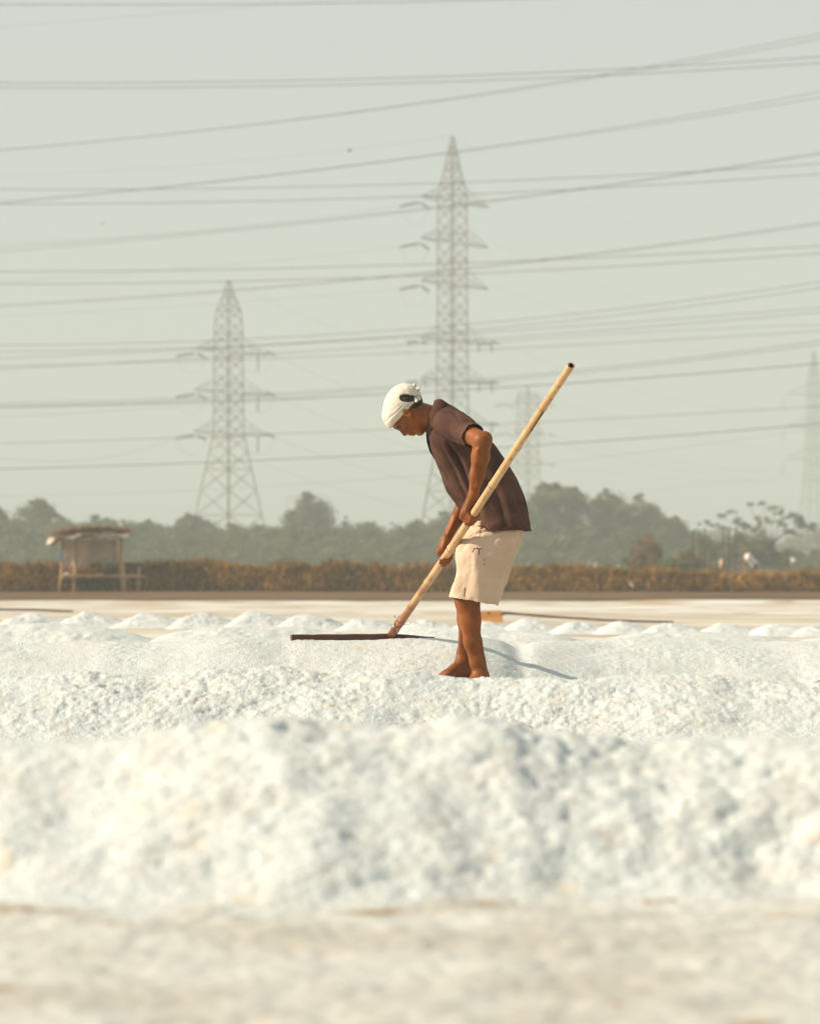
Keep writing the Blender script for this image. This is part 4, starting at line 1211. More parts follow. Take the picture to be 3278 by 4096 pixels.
bush(2520, 2215, 70, 150, 'pale green bush left of the rust coloured bush', M['leaf3'], 35, n=2600)
bush(2860, 2262, 80, 122, 'brown dry bush at the foot of the tall posts', M['rustleaf'], 36)
bush(1130, 2215, 90, 160, 'yellowish green bush below the tall rounded tree', M['leaf3'], 37, n=2600)

# flat topped thorn tree
Y = 225.0
x0, _, zt = W(3010, 2010, Y)
root = empty('thorn_tree', (W(3080, 2300, Y)[0], Y, 0)); tag(root, 'sparse flat topped thorn tree at the right with thin drooping branches', 'tree')
tb = MB(); base = np.array((W(3075, 2300, Y)[0], Y, 0.0))
fork = W(3068, 2190, Y); tb.path([base, W(3080, 2240, Y), fork], [.14, .11, .09], 8)
lobes = []
for (bx, by) in ((2820, 2095), (2870, 2065), (2930, 2050), (2990, 2022), (3050, 2018), (3100, 2040), (3150, 2065), (3210, 2095), (2950, 2090), (3040, 2080), (3110, 2095), (3180, 2075), (3230, 2105), (2850, 2100), (3010, 2110), (3160, 2130), (2900, 2115)):
    q = W(bx, by, Y + random.uniform(-2, 2))
    mid = (fork + q) / 2 + np.array((0, 0, .35))
    tb.path([fork, mid, q], [.06, .036, .014], 5)
    dense = bx > 3080 or 2940 < bx < 3060 and by > 2070
    lobes.append((q[0], q[1], q[2], .78 if dense else .60, .7, .30 if dense else .18))
    if dense: lobes.append((q[0] + .3, q[1], q[2] - .3, .6, .6, .3))
tb.build('trunk', M['bark'], root, smooth=True)
V, Fc = leaf_cloud(lobes, 3400, .17, 41, clusters=8, spread=.3); mk('crown', V, Fc, M['leaf2'], root)
# scrub filling below it
lob = []
for px in range(2760, 3170, 30):
    Yq = 178 + r_.uniform(-4, 4); x, _, z = W(px, r_.uniform(2125, 2170) if px < 3120 else 2190, Yq); lob.append((x, Yq, z * .5, .9, .9, z * .5))
V, Fc = leaf_cloud(lob, 9000, .2, 97, clusters=10, spread=.24)
o = mk('thicket', V, Fc, M['leaf2']); tag(o, 'hazy scrub behind the dark posts on the right', kind='stuff')

# posts
for i, (px, top, lean, lab) in enumerate(((2768, 2122, 2, 'leftmost dark post of the standing posts on the right'), (2796, 2126, -1, 'second dark post from the left among the standing posts'), (2816, 2112, -6, 'third dark post from the left, tallest of the left three'),
                         (2890, 2126, -2, 'fourth dark post from the left, first of the right three'), (2912, 2122, -2, 'fifth dark post from the left, middle of the right three'), (2942, 2108, -8, 'rightmost dark post of the standing posts'))):
    Yp = 140.0; a = W(px + lean, 2340, Yp); b = W(px, top, Yp); a[2] = 0
    p = MB(); p.path([a, (a + b) / 2 + np.array((.02, 0, 0)), b], [.075, .07, .06], 8)
    o = p.build('wooden_post', M['postwood'], None, origin=a, smooth=True); tag(o, lab, 'post', 'dark posts standing on the right')

# ------------------------------------------------------------------ far workers
def far_person(px, py_top, Y, label, shirt, bend, flip=1):
    """small figure; py_top is the top of the back / head"""
    x0 = W(px, 0, Y)[0]; zt = W(px, py_top, Y)[2]
    root = empty('person', (x0, Y, 0.0)); tag(root, label, 'person', 'far workers behind the bund')
    c, s_ = math.cos(bend), math.sin(bend)
    hz = 0.86
    def at(l, fwd, lat): return np.array((x0 + flip * fwd, Y + lat, l))
    trunk = 0.52
    hz = zt - (trunk + .26) * c - .05 if bend < .8 else zt - .16 - trunk * c * .8
    hip = at(hz, 0, 0); sh = at(hz + trunk * c, trunk * s_, 0); hd_ = at(hz + (trunk + .2) * c, (trunk + .2) * s_ + .02, 0)
    Fd = Field((x0 - 1.0, Y - .45, -.05), (x0 + 1.0, Y + .45, 2.0), 0.02)
    Fd.cone(hip, sh, .13, .14, .08); Fd.cone(sh - (0, .14, 0), sh + (0, .14, 0), .07, .07, .05)
    Fd.cone(sh, hd_, .06, .055, .03); Fd.ell(hd_ + (0, 0, .04), np.eye(3), (.095, .08, .115), .03)
    for l in (-1, 1):
        kn_ = at(hz * .5, .05, l * .1); an = at(.08, -.02 + .06 * l, l * .11)
        Fd.chain([hip + (0, l * .09, 0), kn_, an], [.085, .06, .045], .03); Fd.cone(an, an + (flip * .14, 0, -.03), .045, .035, .02)
        el = sh + np.array((flip * (.05 + .1 * s_), l * .19, -.26)); wr = el + np.array((flip * .12, -l * .03, -.2))
        Fd.chain([sh + (0, l * .17, 0), el, wr], [.055, .045, .035], .02)
        for q in (-.02, 0, .02): Fd.cone(wr, wr + (flip * .03, q, -.08), .025, .012, .01)
    v, f = Fd.mesh(); mk('body', v, f, M['skin'], root, smooth=True)
    Fs_ = Field((x0 - 1.0, Y - .45, .3), (x0 + 1.0, Y + .45, 2.0), 0.02)
    Fs_.cone(hip + (0, 0, -.02), sh, .165, .165, .08); Fs_.cone(sh - (0, .15, 0), sh + (0, .15, 0), .085, .085, .05)
    for l in (-1, 1):
        Fs_.cone(sh + (0, l * .17, 0), sh + (flip * .04, l * .2, -.16), .075, .07, .03)
    v, f = Fs_.mesh(); mk('shirt', v, f, shirt, root, smooth=True)
    Ft = Field((x0 - .8, Y - .45, 0), (x0 + .8, Y + .45, 1.6), 0.02)
    for l in (-1, 1): Ft.chain([hip + (0, l * .08, -.02), at(hz * .5, .05, l * .1), at(.25, .01, l * .11)], [.12, .09, .075], .03)
    v, f = Ft.mesh(); mk('trousers', v, f, M['trouser'], root, smooth=True)
    return root
far_person(3020, 2205, 116, 'far worker in white shirt bent over, right of the dark posts', M['whiteshirt'], .75, -1)
far_person(3155, 2222, 190, 'far worker in white shirt near the right edge', M['whiteshirt'], .6, 1)
far_person(2882, 2226, 150, 'far worker in pinkish shirt among the dark posts', M['pinkshirt'], .15, 1)

# ------------------------------------------------------------------ shack on stilts
YS = 89.0
SH = empty('shack', (W(400, 2375, YS)[0], YS, 0.05)); tag(SH, 'ragged bamboo shack on stilts with tarpaulin and thatch roof beside the bund', 'shack')
def sp(px, py, dy=0): return W(px, py, YS + dy)
def pole(name, a, b, r0, r1, m='bamboo_old'):
    q = MB(); a = np.asarray(a); b = np.asarray(b)
    mid = (a + b) / 2 + np.array((random.uniform(-.02, .02), 0, 0))
    q.path([a, a * .7 + b * .3 + np.array((.012, 0, 0)), mid, a * .3 + b * .7, b], [r0, r0 * .96, (r0 + r1) / 2 * 1.02, r1 * 1.02, r1], 8); return q.build(name, M[m], SH, smooth=True)
pole('post', sp(238, 2378, .3), sp(254, 2160, .3), .045, .04)
pole('post', sp(295, 2378, -.3), sp(306, 2120, -.3), .055, .04)
pole('post', sp(366, 2306, 1.3), sp(364, 2165, 1.3), .045, .04)
pole('post', sp(459, 2304, 1.3), sp(463, 2160, 1.3), .05, .04)
pole('post', sp(500, 2372, -.3), sp(488, 2150, -.3), .06, .045)
pole('post', sp(490, 2372, -.2), sp(478, 2215, -.2), .055, .05)
pole('post', sp(553, 2372, -.2), sp(557, 2268, -.2), .05, .045)
pole('post', sp(308, 2310, 1.2), sp(306, 2160, 1.2), .035, .03)
pole('post', sp(240, 2372, 1.4), sp(250, 2165, 1.4), .045, .04)
pole('post', sp(480, 2368, 1.4), sp(482, 2150, 1.4), .045, .04)
for i, (dy, x0_, x1_, y0_, y1_) in enumerate(((-.32, 244, 582, 2308, 2306), (.3, 244, 560, 2306, 2303), (.9, 244, 500, 2304, 2302), (1.4, 244, 500, 2303, 2301))):
    pole('floor_beam', sp(x0_, y0_, dy), sp(x1_, y1_, dy), .045, .04)
for i in range(24):
    x = 250 + i * 9.6; q = MB()
    a = sp(x, 2302 + random.uniform(-1, 1), -.42); b = sp(x + random.uniform(-2, 2), 2300, 1.5)
    q.path([a, b], [.036, .034], 6); q.build('floor_cane', M['bamboo_old'], SH)
pole('tie_beam', sp(300, 2152, -.3), sp(500, 2148, -.3), .035, .03)
pole('rail', sp(478, 2312, -.25), sp(480, 2320, -.25), .03, .03)
# sacking back wall in two sheets, with sag
def cloth(name, x0, x1, y0, y1, dy, m, seed, sag=.05, nx=30, ny=24):
    V = []
    for j in range(ny):
        for i in range(nx):
            u, v = i / (nx - 1), j / (ny - 1)
            d = sag * (fbm(np.array(u * 3.0), np.array(v * 2.0), seed=seed) + .5 * math.sin(u * 9 + v * 4 + seed))
            p = sp(x0 + (x1 - x0) * u, y0 + (y1 - y0) * v + 3 * math.sin(u * 7 + seed) * v, dy); p[1] += float(d); V.append(p)
    o = mk(name, V, grid_faces(nx, ny), m, SH, smooth=True)
    so_ = o.modifiers.new('thickness', 'SOLIDIFY'); so_.thickness = .006
    return o
cloth('wall_sheet', 252, 366, 2160, 2302, 1.22, M['cloth_back'], 3)
cloth('wall_sheet', 362, 468, 2158, 2300, 1.32, M['cloth_back'], 5)
q = MB(); q.path([sp(248, 2200, .2), sp(245, 2228, .1), sp(249, 2256, .2)], [.02, .055, .015], 8); q.build('hanging_cloth', M['blue'], SH, smooth=True)
# roof: sagging tarpaulin
nx, ny = 48, 22; V = []
for j in range(ny):
    for i in range(nx):
        u, v = i / (nx - 1), j / (ny - 1)
        px = 186 + (524 - 186) * u; py = 2152 - 16 * u - 8 * math.sin(math.pi * u)
        p = sp(px, py, 0); p[1] = YS - .62 + 2.5 * v + .08 * math.sin(u * 11)
        p[2] += .05 * math.sin(math.pi * v) + .09 * float(fbm(np.array(u * 7.0), np.array(v * 3.0), seed=91))
        if v < .12: p[2] -= .07 * (1 - v / .12) * (1 + math.sin(u * 21) * .9)
        if u < .2 : p[2] -= .22 * (1 - u / .2) ** 1.5 * (0.7 + .5 * math.sin(v * 9))
        V.append(p)
o = mk('tarpaulin_roof', V, grid_faces(nx, ny), M['tarp'], SH, smooth=True)
so_ = o.modifiers.new('thickness', 'SOLIDIFY'); so_.thickness = .012
for i in range(6):
    pole('rafter', sp(210 + i * 58, 2152 - i * 3 - 8, -.5), sp(212 + i * 58, 2150 - i * 3 - 8, 1.75), .03, .028)
n = 2600
uu_ = rng.random(n); px = 215 + 285 * uu_
zz = CAM_H - (2148 - 16 * uu_ - 9 * np.sin(np.pi * uu_) - CY) * YS / F
pos = np.stack([(px - CX) * YS / F, YS - .5 + 2.2 * rng.random(n), zz + .05 + .14 * rng.random(n) * np.sin(np.pi * np.clip(uu_, .05, .95)) ** .5], -1)
g = blades('thatch', pos, .38, .03, 1.7, M['thatch'], 9, up=.22, parent=SH)
g['kind'] = 'stuff'
q = MB(); q.box(sp(385, 2301, -.1), sp(413, 2293, .15)); o = q.build('bundle', mat('faded_red_cloth', (.5, .26, .17), rough=.9), None, origin=sp(400, 2301, 0))
tag(o, 'small faded red bundle on the shack floor', 'bundle')
q = MB(); q.path([sp(427, 2300, -.1), sp(438, 2292, -.1), sp(446, 2286, -.05)], [.02, .018, .012], 6); o = q.build('stick', M['darkpole'], None, origin=sp(427, 2300, -.1)); tag(o, 'dark stick lying on the shack floor beside the red bundle', 'stick')
q = MB(); q.path([sp(255, 2303, -.1), sp(262, 2297, -.1), sp(276, 2300, 0), sp(288, 2299, 0)], [.03, .06, .05, .02], 8); o = q.build('plastic_bag', M['plastic'], None, origin=sp(265, 2303, 0), smooth=True); tag(o, 'crumpled pale plastic bag at the left end of the shack floor', 'bag')

# scraps caught in the bund grass
def scrap(px, py, Y, r, label):
    v = ICO1_V * (1 + .5 * (rng.random((len(ICO1_V), 1)) - .5)) * np.array((r, r * .7, r * .8)); c = W(px, py, Y)
    o = mk('plastic_scrap', v + c, ICO1_F.copy(), M['plastic'], None, origin=c - np.array((0, 0, r * .7)), smooth=True); tag(o, label, 'litter')
scrap(829, 2280, 90.2, .10, 'white plastic scrap caught in the bund grass right of the shack')
scrap(945, 2284, 90.3, .13, 'pale grey plastic scrap on the bund crest further right of the shack')
def egret(px, py, Y):
    b = W(px, py, Y); root = empty('egret', b); tag(root, 'small white egret standing at the foot of the bund on the right', 'bird')
    q = MB(); K = 0.55
    q.path([b + K * np.array((.16, 0, .14)), b + K * np.array((.08, 0, .19)), b + K * np.array((0, 0, .24)), b + K * np.array((-.07, 0, .28)), b + K * np.array((-.085, 0, .35)), b + K * np.array((-.06, 0, .41)), b + K * np.array((-.10, 0, .45)), b + K * np.array((-.2, 0, .43))], [.008, .028, .036, .022, .013, .011, .014, .003], 8)
    q.build('body', M['plastic'], root, smooth=True)
    for s_ in (-.02, .02):
        q = MB(); q.path([b + K * np.array((0, s_, .2)), b + K * np.array((.01, s_, .1)), b + K * np.array((0, s_, 0))], .005, 6); q.build('leg', M['darkpole'], root)
egret(2527, 2358, 88.6)

# ------------------------------------------------------------------ pylons
def lerp(a, b, t): return a + (b - a) * t
def pylon(px, top, Y, prof_px, arms, label, yaw=48, bar=.07, name='pylon', panel=None, peakless=False):
    """prof_px: (py, half diagonal px) from top to ground; arms: dicts"""
    x0 = W(px, 0, Y)[0]; k = Y / F
    root = empty(name, (x0, Y, 0)); root.rotation_euler = (0, 0, math.radians(yaw)); tag(root, label, 'pylon', 'lattice pylons')
    zs = [CAM_H - (py - CY) * k for py, _ in prof_px]; hs = [w * k / math.sqrt(2) for _, w in prof_px]
    def half(z): return float(np.interp(z, zs[::-1], hs[::-1]))
    def lk(mb, nm, m='steel'):
        o = mk(nm, mb.v, mb.f, M[m]); o.parent = root; o.location = (0, 0, 0); return o
    # four legs
    for sx, sy in ((-1, -1), (1, -1), (1, 1), (-1, 1)):
        q = MB()
        for i in range(len(zs) - 1):
            q.bar((sx * hs[i], sy * hs[i], zs[i]), (sx * hs[i + 1], sy * hs[i + 1], zs[i + 1]), bar * (1.1 if zs[i] > 0.4 * zs[0] else 1.4))
        lk(q, 'leg')
    # bracing, face by face
    lev = []
    z = zs[0] - 0.02
    while z > 0.3:
        lev.append(z); w = half(z); z -= max(1.0, w * 2 * (0.64 if panel is None else panel))
    lev.append(0.0)
    C = [(-1, -1), (1, -1), (1, 1), (-1, 1)]
    for fi in range(4):
        q = MB(); (ax, ay), (bx, by) = C[fi], C[(fi + 1) % 4]
        for i in range(len(lev) - 1):
            z0, z1 = lev[i], lev[i + 1]; h0, h1 = half(z0), half(z1)
            q.bar((ax * h0, ay * h0, z0), (bx * h1, by * h1, z1), bar * .55); q.bar((bx * h0, by * h0, z0), (ax * h1, ay * h1, z1), bar * .55)
            if i % 2 == 0: q.bar((ax * h0, ay * h0, z0), (bx * h0, by * h0, z0), bar * .62)
        lk(q, 'bracing')
    tips = {}
    ca, sa = math.cos(math.radians(yaw)), math.sin(math.radians(yaw))
    for ai, A in enumerate(arms):
        z = CAM_H - (A['py'] - CY) * k; h = half(z); hz_ = A.get('h', 58) * k
        for s_, reach in ((-1, A.get('l')), (1, A.get('r'))):
            if reach is None: continue
            Lx = reach * k / ca                      # along the crossarm
            tip = np.array((s_ * Lx, 0, z + A.get('rise', 0) * k)); q = MB(); ht = half(z + hz_)
            bot = [np.array((s_ * h, y_ * h, z)) for y_ in (-1, 1)]; top_ = [np.array((s_ * ht, y_ * ht, z + hz_)) for y_ in (-1, 1)]
            for y_ in (0, 1):
                q.bar(bot[y_], tip, bar * .85); q.bar(top_[y_], tip, bar * .5)
                for t in (.33, .66):
                    q.bar(lerp(bot[y_], tip, t), lerp(top_[y_], tip, t), bar * .26)
                q.bar(bot[y_], lerp(top_[y_], tip, .33), bar * .26); q.bar(lerp(bot[y_], tip, .33), lerp(top_[y_], tip, .66), bar * .26)
            for t in (0, .33, .66): q.bar(lerp(bot[0], tip, t), lerp(bot[1], tip, t), bar * .3)
            lk(q, 'crossarm')
            tips[(ai, s_)] = tip
    return root, tips, lk, k, (ca, sa, x0, Y)

def to_local(root_info, p):
    ca, sa, x0, Y = root_info; dx, dy = p[0] - x0, p[1] - Y
    return np.array((ca * dx + sa * dy, -sa * dx + ca * dy, p[2]))
def disc_string(q, a, b, r=.22, n=9):
    """string of insulator discs from a to b"""
    a = np.asarray(a); b = np.asarray(b); pts = []; rr = []
    for i in range(n):
        for t, k in ((0.02, .35), (.3, 1.0), (.55, 1.0), (.8, .35)):
            pts.append(lerp(a, b, (i + t) / n)); rr.append(r * k)
    q.path(pts, rr, 8)
def dress(info, A_px, which):
    """tension strings, jumper loops and hanging strings given in photo pixels"""
    root, tips, lk, k, inf = info; Y = inf[3]
    for item in A_px:
        kind, pts = item[0], item[1]; Yq = item[2] if len(item) > 2 else Y
        P_ = [to_local(inf, W(x, y, Yq)) for x, y in pts]
        q = MB()
        if kind == 'ins': disc_string(q, P_[0], P_[1]); lk(q, 'insulator', 'insul')
        elif kind == 'hang': disc_string(q, P_[0], P_[1], .15, 8); lk(q, 'insulator', 'insul')
        elif kind == 'loop':
            g_ = resample(np.array(P_), 16); q.path(list(g_), .017, 5); lk(q, 'jumper_loop', 'wire')

# tall pylon
YA = 330.0
armsA = [dict(py=806, l=126, r=150, h=62), dict(py=970, l=126, r=150), dict(py=1138, l=126, r=150), dict(py=1364, l=126, r=160), dict(py=1524, l=126, r=160), dict(py=1690, l=126, r=160)]
pa = pylon(1808, 545, YA, [(545, 4), (700, 38), (765, 56), (800, 58), (1200, 59), (1640, 64), (1790, 68), (2328, 165)], armsA, 'tallest lattice pylon, six crossarms, rising behind the man\'s head', bar=.085)
dA = []
for py in (806, 970, 1138):
    tx = 1682
    dA += [('ins', [(tx - 8, py + 4), (tx - 82, py + 19)], YA - 4), ('ins', [(tx, py + 5), (tx + 34, py + 28)], YA - 3.6),
           ('loop', [(tx - 82, py + 19), (tx - 60, py + 72), (tx - 22, py + 92), (tx + 10, py + 74), (tx + 34, py + 28)], YA - 4)]
for py in (1364, 1524, 1690):
    tx = 1682
    dA += [('ins', [(tx - 10, py + 2), (tx - 58, py + 6)], YA - 4), ('ins', [(tx, py + 2), (tx + 28, py + 8)], YA - 4), ('loop', [(tx - 55, py + 8), (tx - 40, py + 62), (tx - 10, py + 74), (tx + 15, py + 55), (tx + 28, py + 8)], YA - 4),
           ('ins', [(1960, py + 2), (1993, py + 10)], YA + 4), ('hang', [(1914, py + 4), (1914, py + 44)], YA + 3), ('hang', [(1966, py + 4), (1966, py + 46)], YA + 4)]
dress(pa, dA, 'A')
# short pylon
YB = 352.0
armsB = [dict(py=1407, l=124, r=150, h=56), dict(py=1570, l=126, r=150), dict(py=1734, l=126, r=150)]
pb = pylon(914, 1122, YB, [(1122, 4), (1180, 22), (1240, 48), (1300, 55), (1400, 57), (1700, 59), (1740, 62), (2326, 190)], armsB, 'short wide based lattice pylon with three crossarms, left of centre', bar=.085)
dB = []
for py in (1407, 1570, 1734):
    tx = 788
    dB += [('ins', [(tx - 10, py + 6), (tx - 84, py + 19)], YB - 4), ('ins', [(tx + 2, py + 6), (tx + 37, py + 27)], YB - 4),
           ('loop', [(tx - 84, py + 19), (tx - 60, py + 70), (tx - 22, py + 86), (tx + 12, py + 70), (tx + 37, py + 27)], YB - 4),
           ('ins', [(1066, py - 2), (1100, py + 16)], YB + 4), ('hang', [(1033, py + 4), (1031, py + 78)], YB + 3.5),
           ('loop', [(1098, py + 18), (1080, py + 66), (1050, py + 82), (1010, py + 80), (970, py + 70)], YB + 4)]
dress(pb, dB, 'B')
# further pylon behind the bamboo handle
YC = 520.0
armsC = [dict(py=1616, l=58, r=72, h=34), dict(py=1735, l=58, r=72, h=34), dict(py=1855, l=58, r=72, h=34)]
pc = pylon(2110, 1545, YC, [(1545, 2), (1570, 3), (1572, 40), (1620, 41), (1860, 43), (2322, 100)], armsC, 'faint pylon behind the upper half of the bamboo handle', bar=.10)
dC = []
for py in (1616, 1735, 1855):
    dC += [('ins', [(2030, py), (1978, py + 8)], YC - 4), ('ins', [(2032, py), (2058, py + 18)], YC - 4), ('ins', [(2190, py), (2218, py + 10)], YC + 4)]
dress(pc, dC, 'C')
# faint pylon at the right edge
YD = 690.0
armsD = [dict(py=1580, l=120, r=120, h=46), dict(py=1710, l=120, r=120, h=46), dict(py=1838, l=120, r=120, h=46)]
pd = pylon(3252, 1405, YD, [(1405, 3), (1530, 26), (1700, 30), (1860, 36), (2320, 88)], armsD, 'faintest pylon, cut by the right edge of the picture', yaw=20, bar=.12)
dress(pd, [('hang', [(3132, py + 2), (3131, py + 66)], YD - 3) for py in (1580, 1710, 1838)], 'D')

# ------------------------------------------------------------------ power lines
WG = 'overhead power lines'
def wire(pts, Y0, Y1, r, label, x0=None, x1=None):
    xs = np.array([p[0] for p in pts], float); ys = np.array([p[1] for p in pts], float)
    deg = min(2, len(pts) - 1); cf_ = np.polyfit(xs, ys, deg)
    a = xs[0] if x0 is None else x0; b = xs[-1] if x1 is None else x1
    g = np.linspace(a, b, 36); P_ = []
    for x in g:
        t = (x - 0) / 3278.0; Y_ = Y0 + (Y1 - Y0) * t
        P_.append(W(x, float(np.polyval(cf_, x)), Y_))
    q = MB(); q.path(P_, r * .78, 5)
    o = q.build('power_line', M['wire'], None, origin=P_[0]); tag(o, label, 'power line', WG); return o
EXT = dict(x0=-900, x1=4200)
near = 190
wire([(0, 17), (860, 18), (1640, 7)], 200, 185, .045, 'topmost wire, crossing the top left corner of the sky', **EXT)
wire([(0, 108), (900, 35), (1150, 14)], 290, 230, .022, 'thin wire climbing to the top edge below the topmost wire', x0=-900, x1=2600)
wire([(0, 330), (820, 330), (1640, 309), (3278, 228)], 200, 185, .042, 'upper wire of the nearly level pair near the top', **EXT)
wire([(0, 350), (820, 350), (1640, 331), (3278, 252)], 200, 185, .042, 'lower wire of the nearly level pair near the top', **EXT)
wire([(0, 600), (820, 520), (1640, 417), (2300, 316), (3278, 136)], 235, 175, .036, 'upper of the two rising wires that cross the level pair at top right', **EXT)
wire([(0, 602), (820, 522), (1640, 421), (2300, 324), (3278, 156)], 238, 178, .036, 'lower of the two rising wires that cross the level pair at top right', **EXT)
wire([(0, 806), (820, 732), (1640, 636), (2300, 527), (3278, 370)], 235, 175, .036, 'upper of the two rising wires passing just below the tall pylon tip', **EXT)
wire([(0, 812), (820, 736), (1640, 640), (2300, 534), (3278, 393)], 238, 178, .036, 'lower of the two rising wires passing just below the tall pylon tip', **EXT)
wire([(0, 703), (820, 657), (1400, 597), (1800, 545)], 330, 328, .022, 'faint thin wire running left from the tall pylon tip', x0=-1200)
wire([(0, 757), (560, 757), (1640, 737), (2790, 685), (3278, 656)], 205, 190, .040, 'upper of two level wires above the tall pylon top crossarm', **EXT)
wire([(0, 816), (820, 810), (1640, 787), (2380, 752), (3278, 697)], 205, 190, .040, 'lower of two level wires just above the tall pylon top crossarm', **EXT)
wire([(0, 975), (820, 920), (1600, 825)], 300, 330 + 30, .022, 'wire running left from the tall pylon top insulator', x0=-1200)
wire([(0, 993), (820, 925), (1640, 842), (2300, 755), (3278, 610)], 240, 178, .034, 'upper of the rising wires meeting the tall pylon top crossarm', **EXT)
wire([(0, 1008), (820, 935), (1640, 848), (2300, 761), (3278, 617)], 242, 180, .034, 'lower of the rising wires meeting the tall pylon top crossarm', **EXT)
wire([(0, 1128), (820, 1068), (1600, 989)], 300, 360, .022, 'wire running left from the tall pylon second insulator', x0=-1200)
wire([(0, 1264), (820, 1218), (1600, 1157)], 300, 360, .022, 'wire running left from the tall pylon third insulator', x0=-1200)
wire([(0, 1086), (820, 1081), (1640, 1060), (2400, 1027), (3278, 985)], 205, 190, .040, 'level wire between the tall pylon second and third crossarms', **EXT)
wire([(0, 1137), (900, 1127), (1640, 1104), (2300, 1075), (3278, 1013)], 205, 190, .040, 'level wire just above the tall pylon third crossarm', **EXT)
wire([(0, 1218), (900, 1164), (1640, 1092), (2250, 1028), (3278, 889)], 240, 180, .034, 'upper of the rising wires passing over the short pylon tip', **EXT)
wire([(0, 1226), (900, 1172), (1640, 1098), (2250, 1034), (3278, 898)], 242, 182, .034, 'lower of the rising wires passing over the short pylon tip', **EXT)
wire([(0, 1378), (820, 1368), (1640, 1316), (2600, 1216), (3278, 1130)], 215, 195, .036, 'wire crossing just above the short pylon top crossarm', **EXT)
wire([(0, 1404), (820, 1396), (1640, 1340), (2600, 1240), (3278, 1155)], 218, 198, .036, 'second wire crossing just above the short pylon top crossarm', **EXT)
wire([(0, 1430), (900, 1400), (1900, 1324), (3278, 1232)], 220, 200, .034, 'wire level with the short pylon top crossarm', **EXT)
wire([(0, 1475), (900, 1430), (1980, 1352), (3278, 1250)], 222, 202, .036, 'wire just below the short pylon top crossarm', **EXT)
wire([(0, 1610), (820, 1592), (1640, 1420), (1980, 1366), (3278, 1300)][0:1] + [(1400, 1425), (1996, 1366), (3278, 1300)], 300, 230, .034, 'wire leaving the right side below the pair of hanging insulators', x0=1850, x1=4200)
wire([(900, 1440), (1900, 1400), (3278, 1324)], 224, 204, .034, 'wire passing level with the tall pylon hanging insulators', x0=-900, x1=4200)
wire([(0, 1612), (820, 1590), (1640, 1538), (1980, 1512), (3278, 1364)], 225, 200, .034, 'upper of two rising wires above the bamboo handle end', **EXT)
wire([(0, 1622), (820, 1603), (1640, 1548), (1980, 1522), (3278, 1378)], 227, 202, .034, 'lower of two rising wires above the bamboo handle end', **EXT)
wire([(0, 1628), (820, 1612), (1980, 1549), (3278, 1454)], 190, 175, .044, 'dark wire passing behind the bamboo handle near its end', **EXT)
wire([(0, 1670), (820, 1620), (1200, 1596)], 300, 340, .026, 'faint wire below the short pylon second crossarm on the left', x0=-900, x1=1300)
wire([(0, 1770), (820, 1757), (1640, 1708), (2160, 1711 - 25), (3278, 1647 - 20)], 230, 215, .034, 'wire level with the short pylon lowest crossarm', **EXT)
wire([(0, 1876), (820, 1850), (1640, 1812), (2160, 1780), (3278, 1695)], 200, 185, .042, 'lowest dark wire crossing the short pylon legs', **EXT)
wire([(0, 1830), (600, 1790), (705, 1755)], 300, 352 + 230, .022, 'faint wire running left from the short pylon lowest insulator', x0=-900)
wire([(0, 1985), (900, 1955), (1640, 1905)], 420, 400, .030, 'faintest low wire just above the tree tops on the left', **EXT)
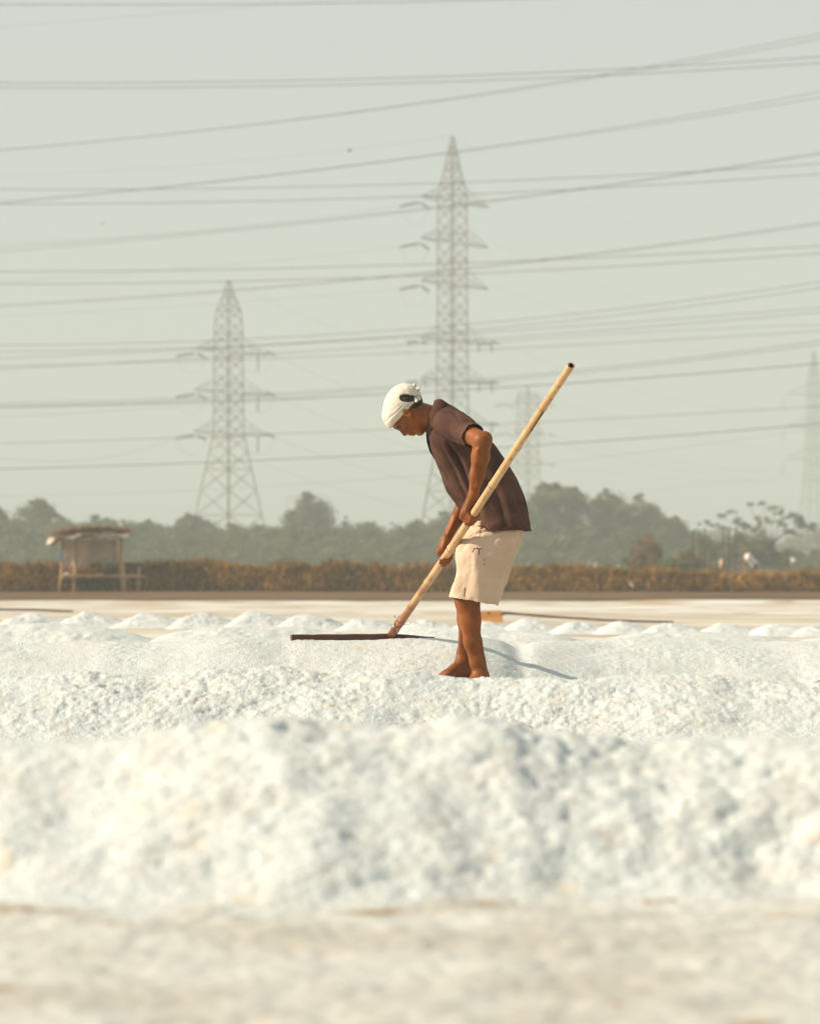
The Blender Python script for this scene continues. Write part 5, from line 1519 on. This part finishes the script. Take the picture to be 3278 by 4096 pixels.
# lines descending to the right, away from the pylons
for (pts, Y0, Y1, lab) in (([(1808, 545), (2150, 730), (2600, 930)], 190, 560, 'thin wire falling right from the tall pylon tip'),
        ([(1960, 970), (2250, 1090), (2600, 1215), (2900, 1290)], 190, 560, 'thin wire falling right from the tall pylon second crossarm'),
        ([(1960, 1138), (2250, 1240), (2600, 1350), (2950, 1440)], 190, 560, 'thin wire falling right from the tall pylon third crossarm'),
        ([(1994, 1374), (2250, 1470), (2650, 1590), (3000, 1650)], 200, 560, 'thin wire falling right from the tall pylon fourth crossarm'),
        ([(1994, 1534), (2250, 1610), (2650, 1720), (3000, 1780)], 200, 560, 'thin wire falling right from the tall pylon fifth crossarm'),
        ([(1994, 1700), (2300, 1790), (2650, 1870), (3000, 1915)], 200, 560, 'thin wire falling right from the tall pylon lowest crossarm'),
        ([(914, 1124), (1150, 1235), (1400, 1335), (1640, 1410)], 300, 500, 'beaded thin wire falling right from the short pylon tip'),
        ([(1100, 1424), (1300, 1510), (1640, 1640), (1900, 1710)], 270, 520, 'thin wire falling right from the short pylon top crossarm'),
        ([(1100, 1587), (1300, 1665), (1640, 1790), (1900, 1860)], 270, 520, 'thin wire falling right from the short pylon middle crossarm'),
        ([(1100, 1752), (1300, 1825), (1640, 1920), (1850, 1965)], 270, 520, 'thin wire falling right from the short pylon lowest crossarm'),
        ([(1040, 1850), (1300, 1940), (1640, 2030)], 380, 480, 'thin wire falling right from beside the short pylon legs'),
        ([(2218, 1626), (2500, 1700), (2900, 1780), (3278, 1800)], 420, 600, 'faint wire running right from the far pylon top crossarm'),
        ([(2218, 1745), (2500, 1800), (2900, 1880), (3278, 1900)], 420, 600, 'faint wire running right from the far pylon middle crossarm'),
        ([(2218, 1865), (2600, 1900), (2900, 1930), (3278, 1925)], 420, 600, 'faint wire running right from the far pylon lowest crossarm'),
        ([(2218, 2010), (2700, 1950), (3130, 1908)], 420, 560, 'faint rising wire over the right hand trees')):
    wire(pts, Y0, Y1, .024, lab)

# birds
def bird(px, py, Y, span, label):
    c = W(px, py, Y); root = empty('bird', c); tag(root, label, 'bird')
    q = MB(); q.path([c + (-.5 * span * .5, 0, -.02), c + (-.1 * span, 0, 0), c + (.12 * span, 0, .01), c + (.25 * span, 0, .02)], [.01 * span, .09 * span, .08 * span, .015 * span], 8); q.build('body', M['bird'], root, smooth=True)
    for s_ in (-1, 1):
        q = MB()
        a = c + (.1 * span, s_ * .05 * span, .03 * span); b = c + (.02 * span, s_ * .28 * span, .16 * span); d = c + (.16 * span, s_ * .5 * span, .10 * span); e = c + (-.12 * span, s_ * .05 * span, .02 * span); f = c + (-.12 * span, s_ * .28 * span, .13 * span)
        th_ = np.array((0, 0, .012 * span)); q.add([a, b, d, f, e, a - th_, b - th_, d - th_ * .3, f - th_, e - th_], [(0, 1, 3, 4), (1, 2, 3), (5, 9, 8, 6), (6, 8, 7), (0, 5, 6, 1), (1, 6, 7, 2), (2, 7, 8, 3), (3, 8, 9, 4), (4, 9, 5, 0)])
        q.build('wing', M['bird'], root)
bird(1398, 603, 120, .42, 'small dark bird flying left of the tall pylon')
bird(412, 893, 220, .5, 'tiny faint bird in the sky on the left')

# ------------------------------------------------------------------ haze
bx0, bx1, by0, by1, bz0, bz1 = -gx - 10, gx + 10, gy0 - 10, gy1 + 10, -1.03, 66.0
hz_ = MB().box((bx0, by0, bz0), (bx1, by1, bz1))
hm_ = bpy.data.materials.new('haze'); hm_.use_nodes = True
hn = hm_.node_tree.nodes; hn.clear()
ho = hn.new('ShaderNodeOutputMaterial'); hv = hn.new('ShaderNodeVolumePrincipled')
hv.inputs['Color'].default_value = (0.80, 0.90, 0.87, 1)
hv.inputs['Density'].default_value = 0.0018
hv.inputs['Anisotropy'].default_value = 0.0
hm_.node_tree.links.new(hv.outputs[0], ho.inputs['Volume'])
HZ = hz_.build('haze', hm_); tag(HZ, 'pale morning haze filling the air', kind='stuff')
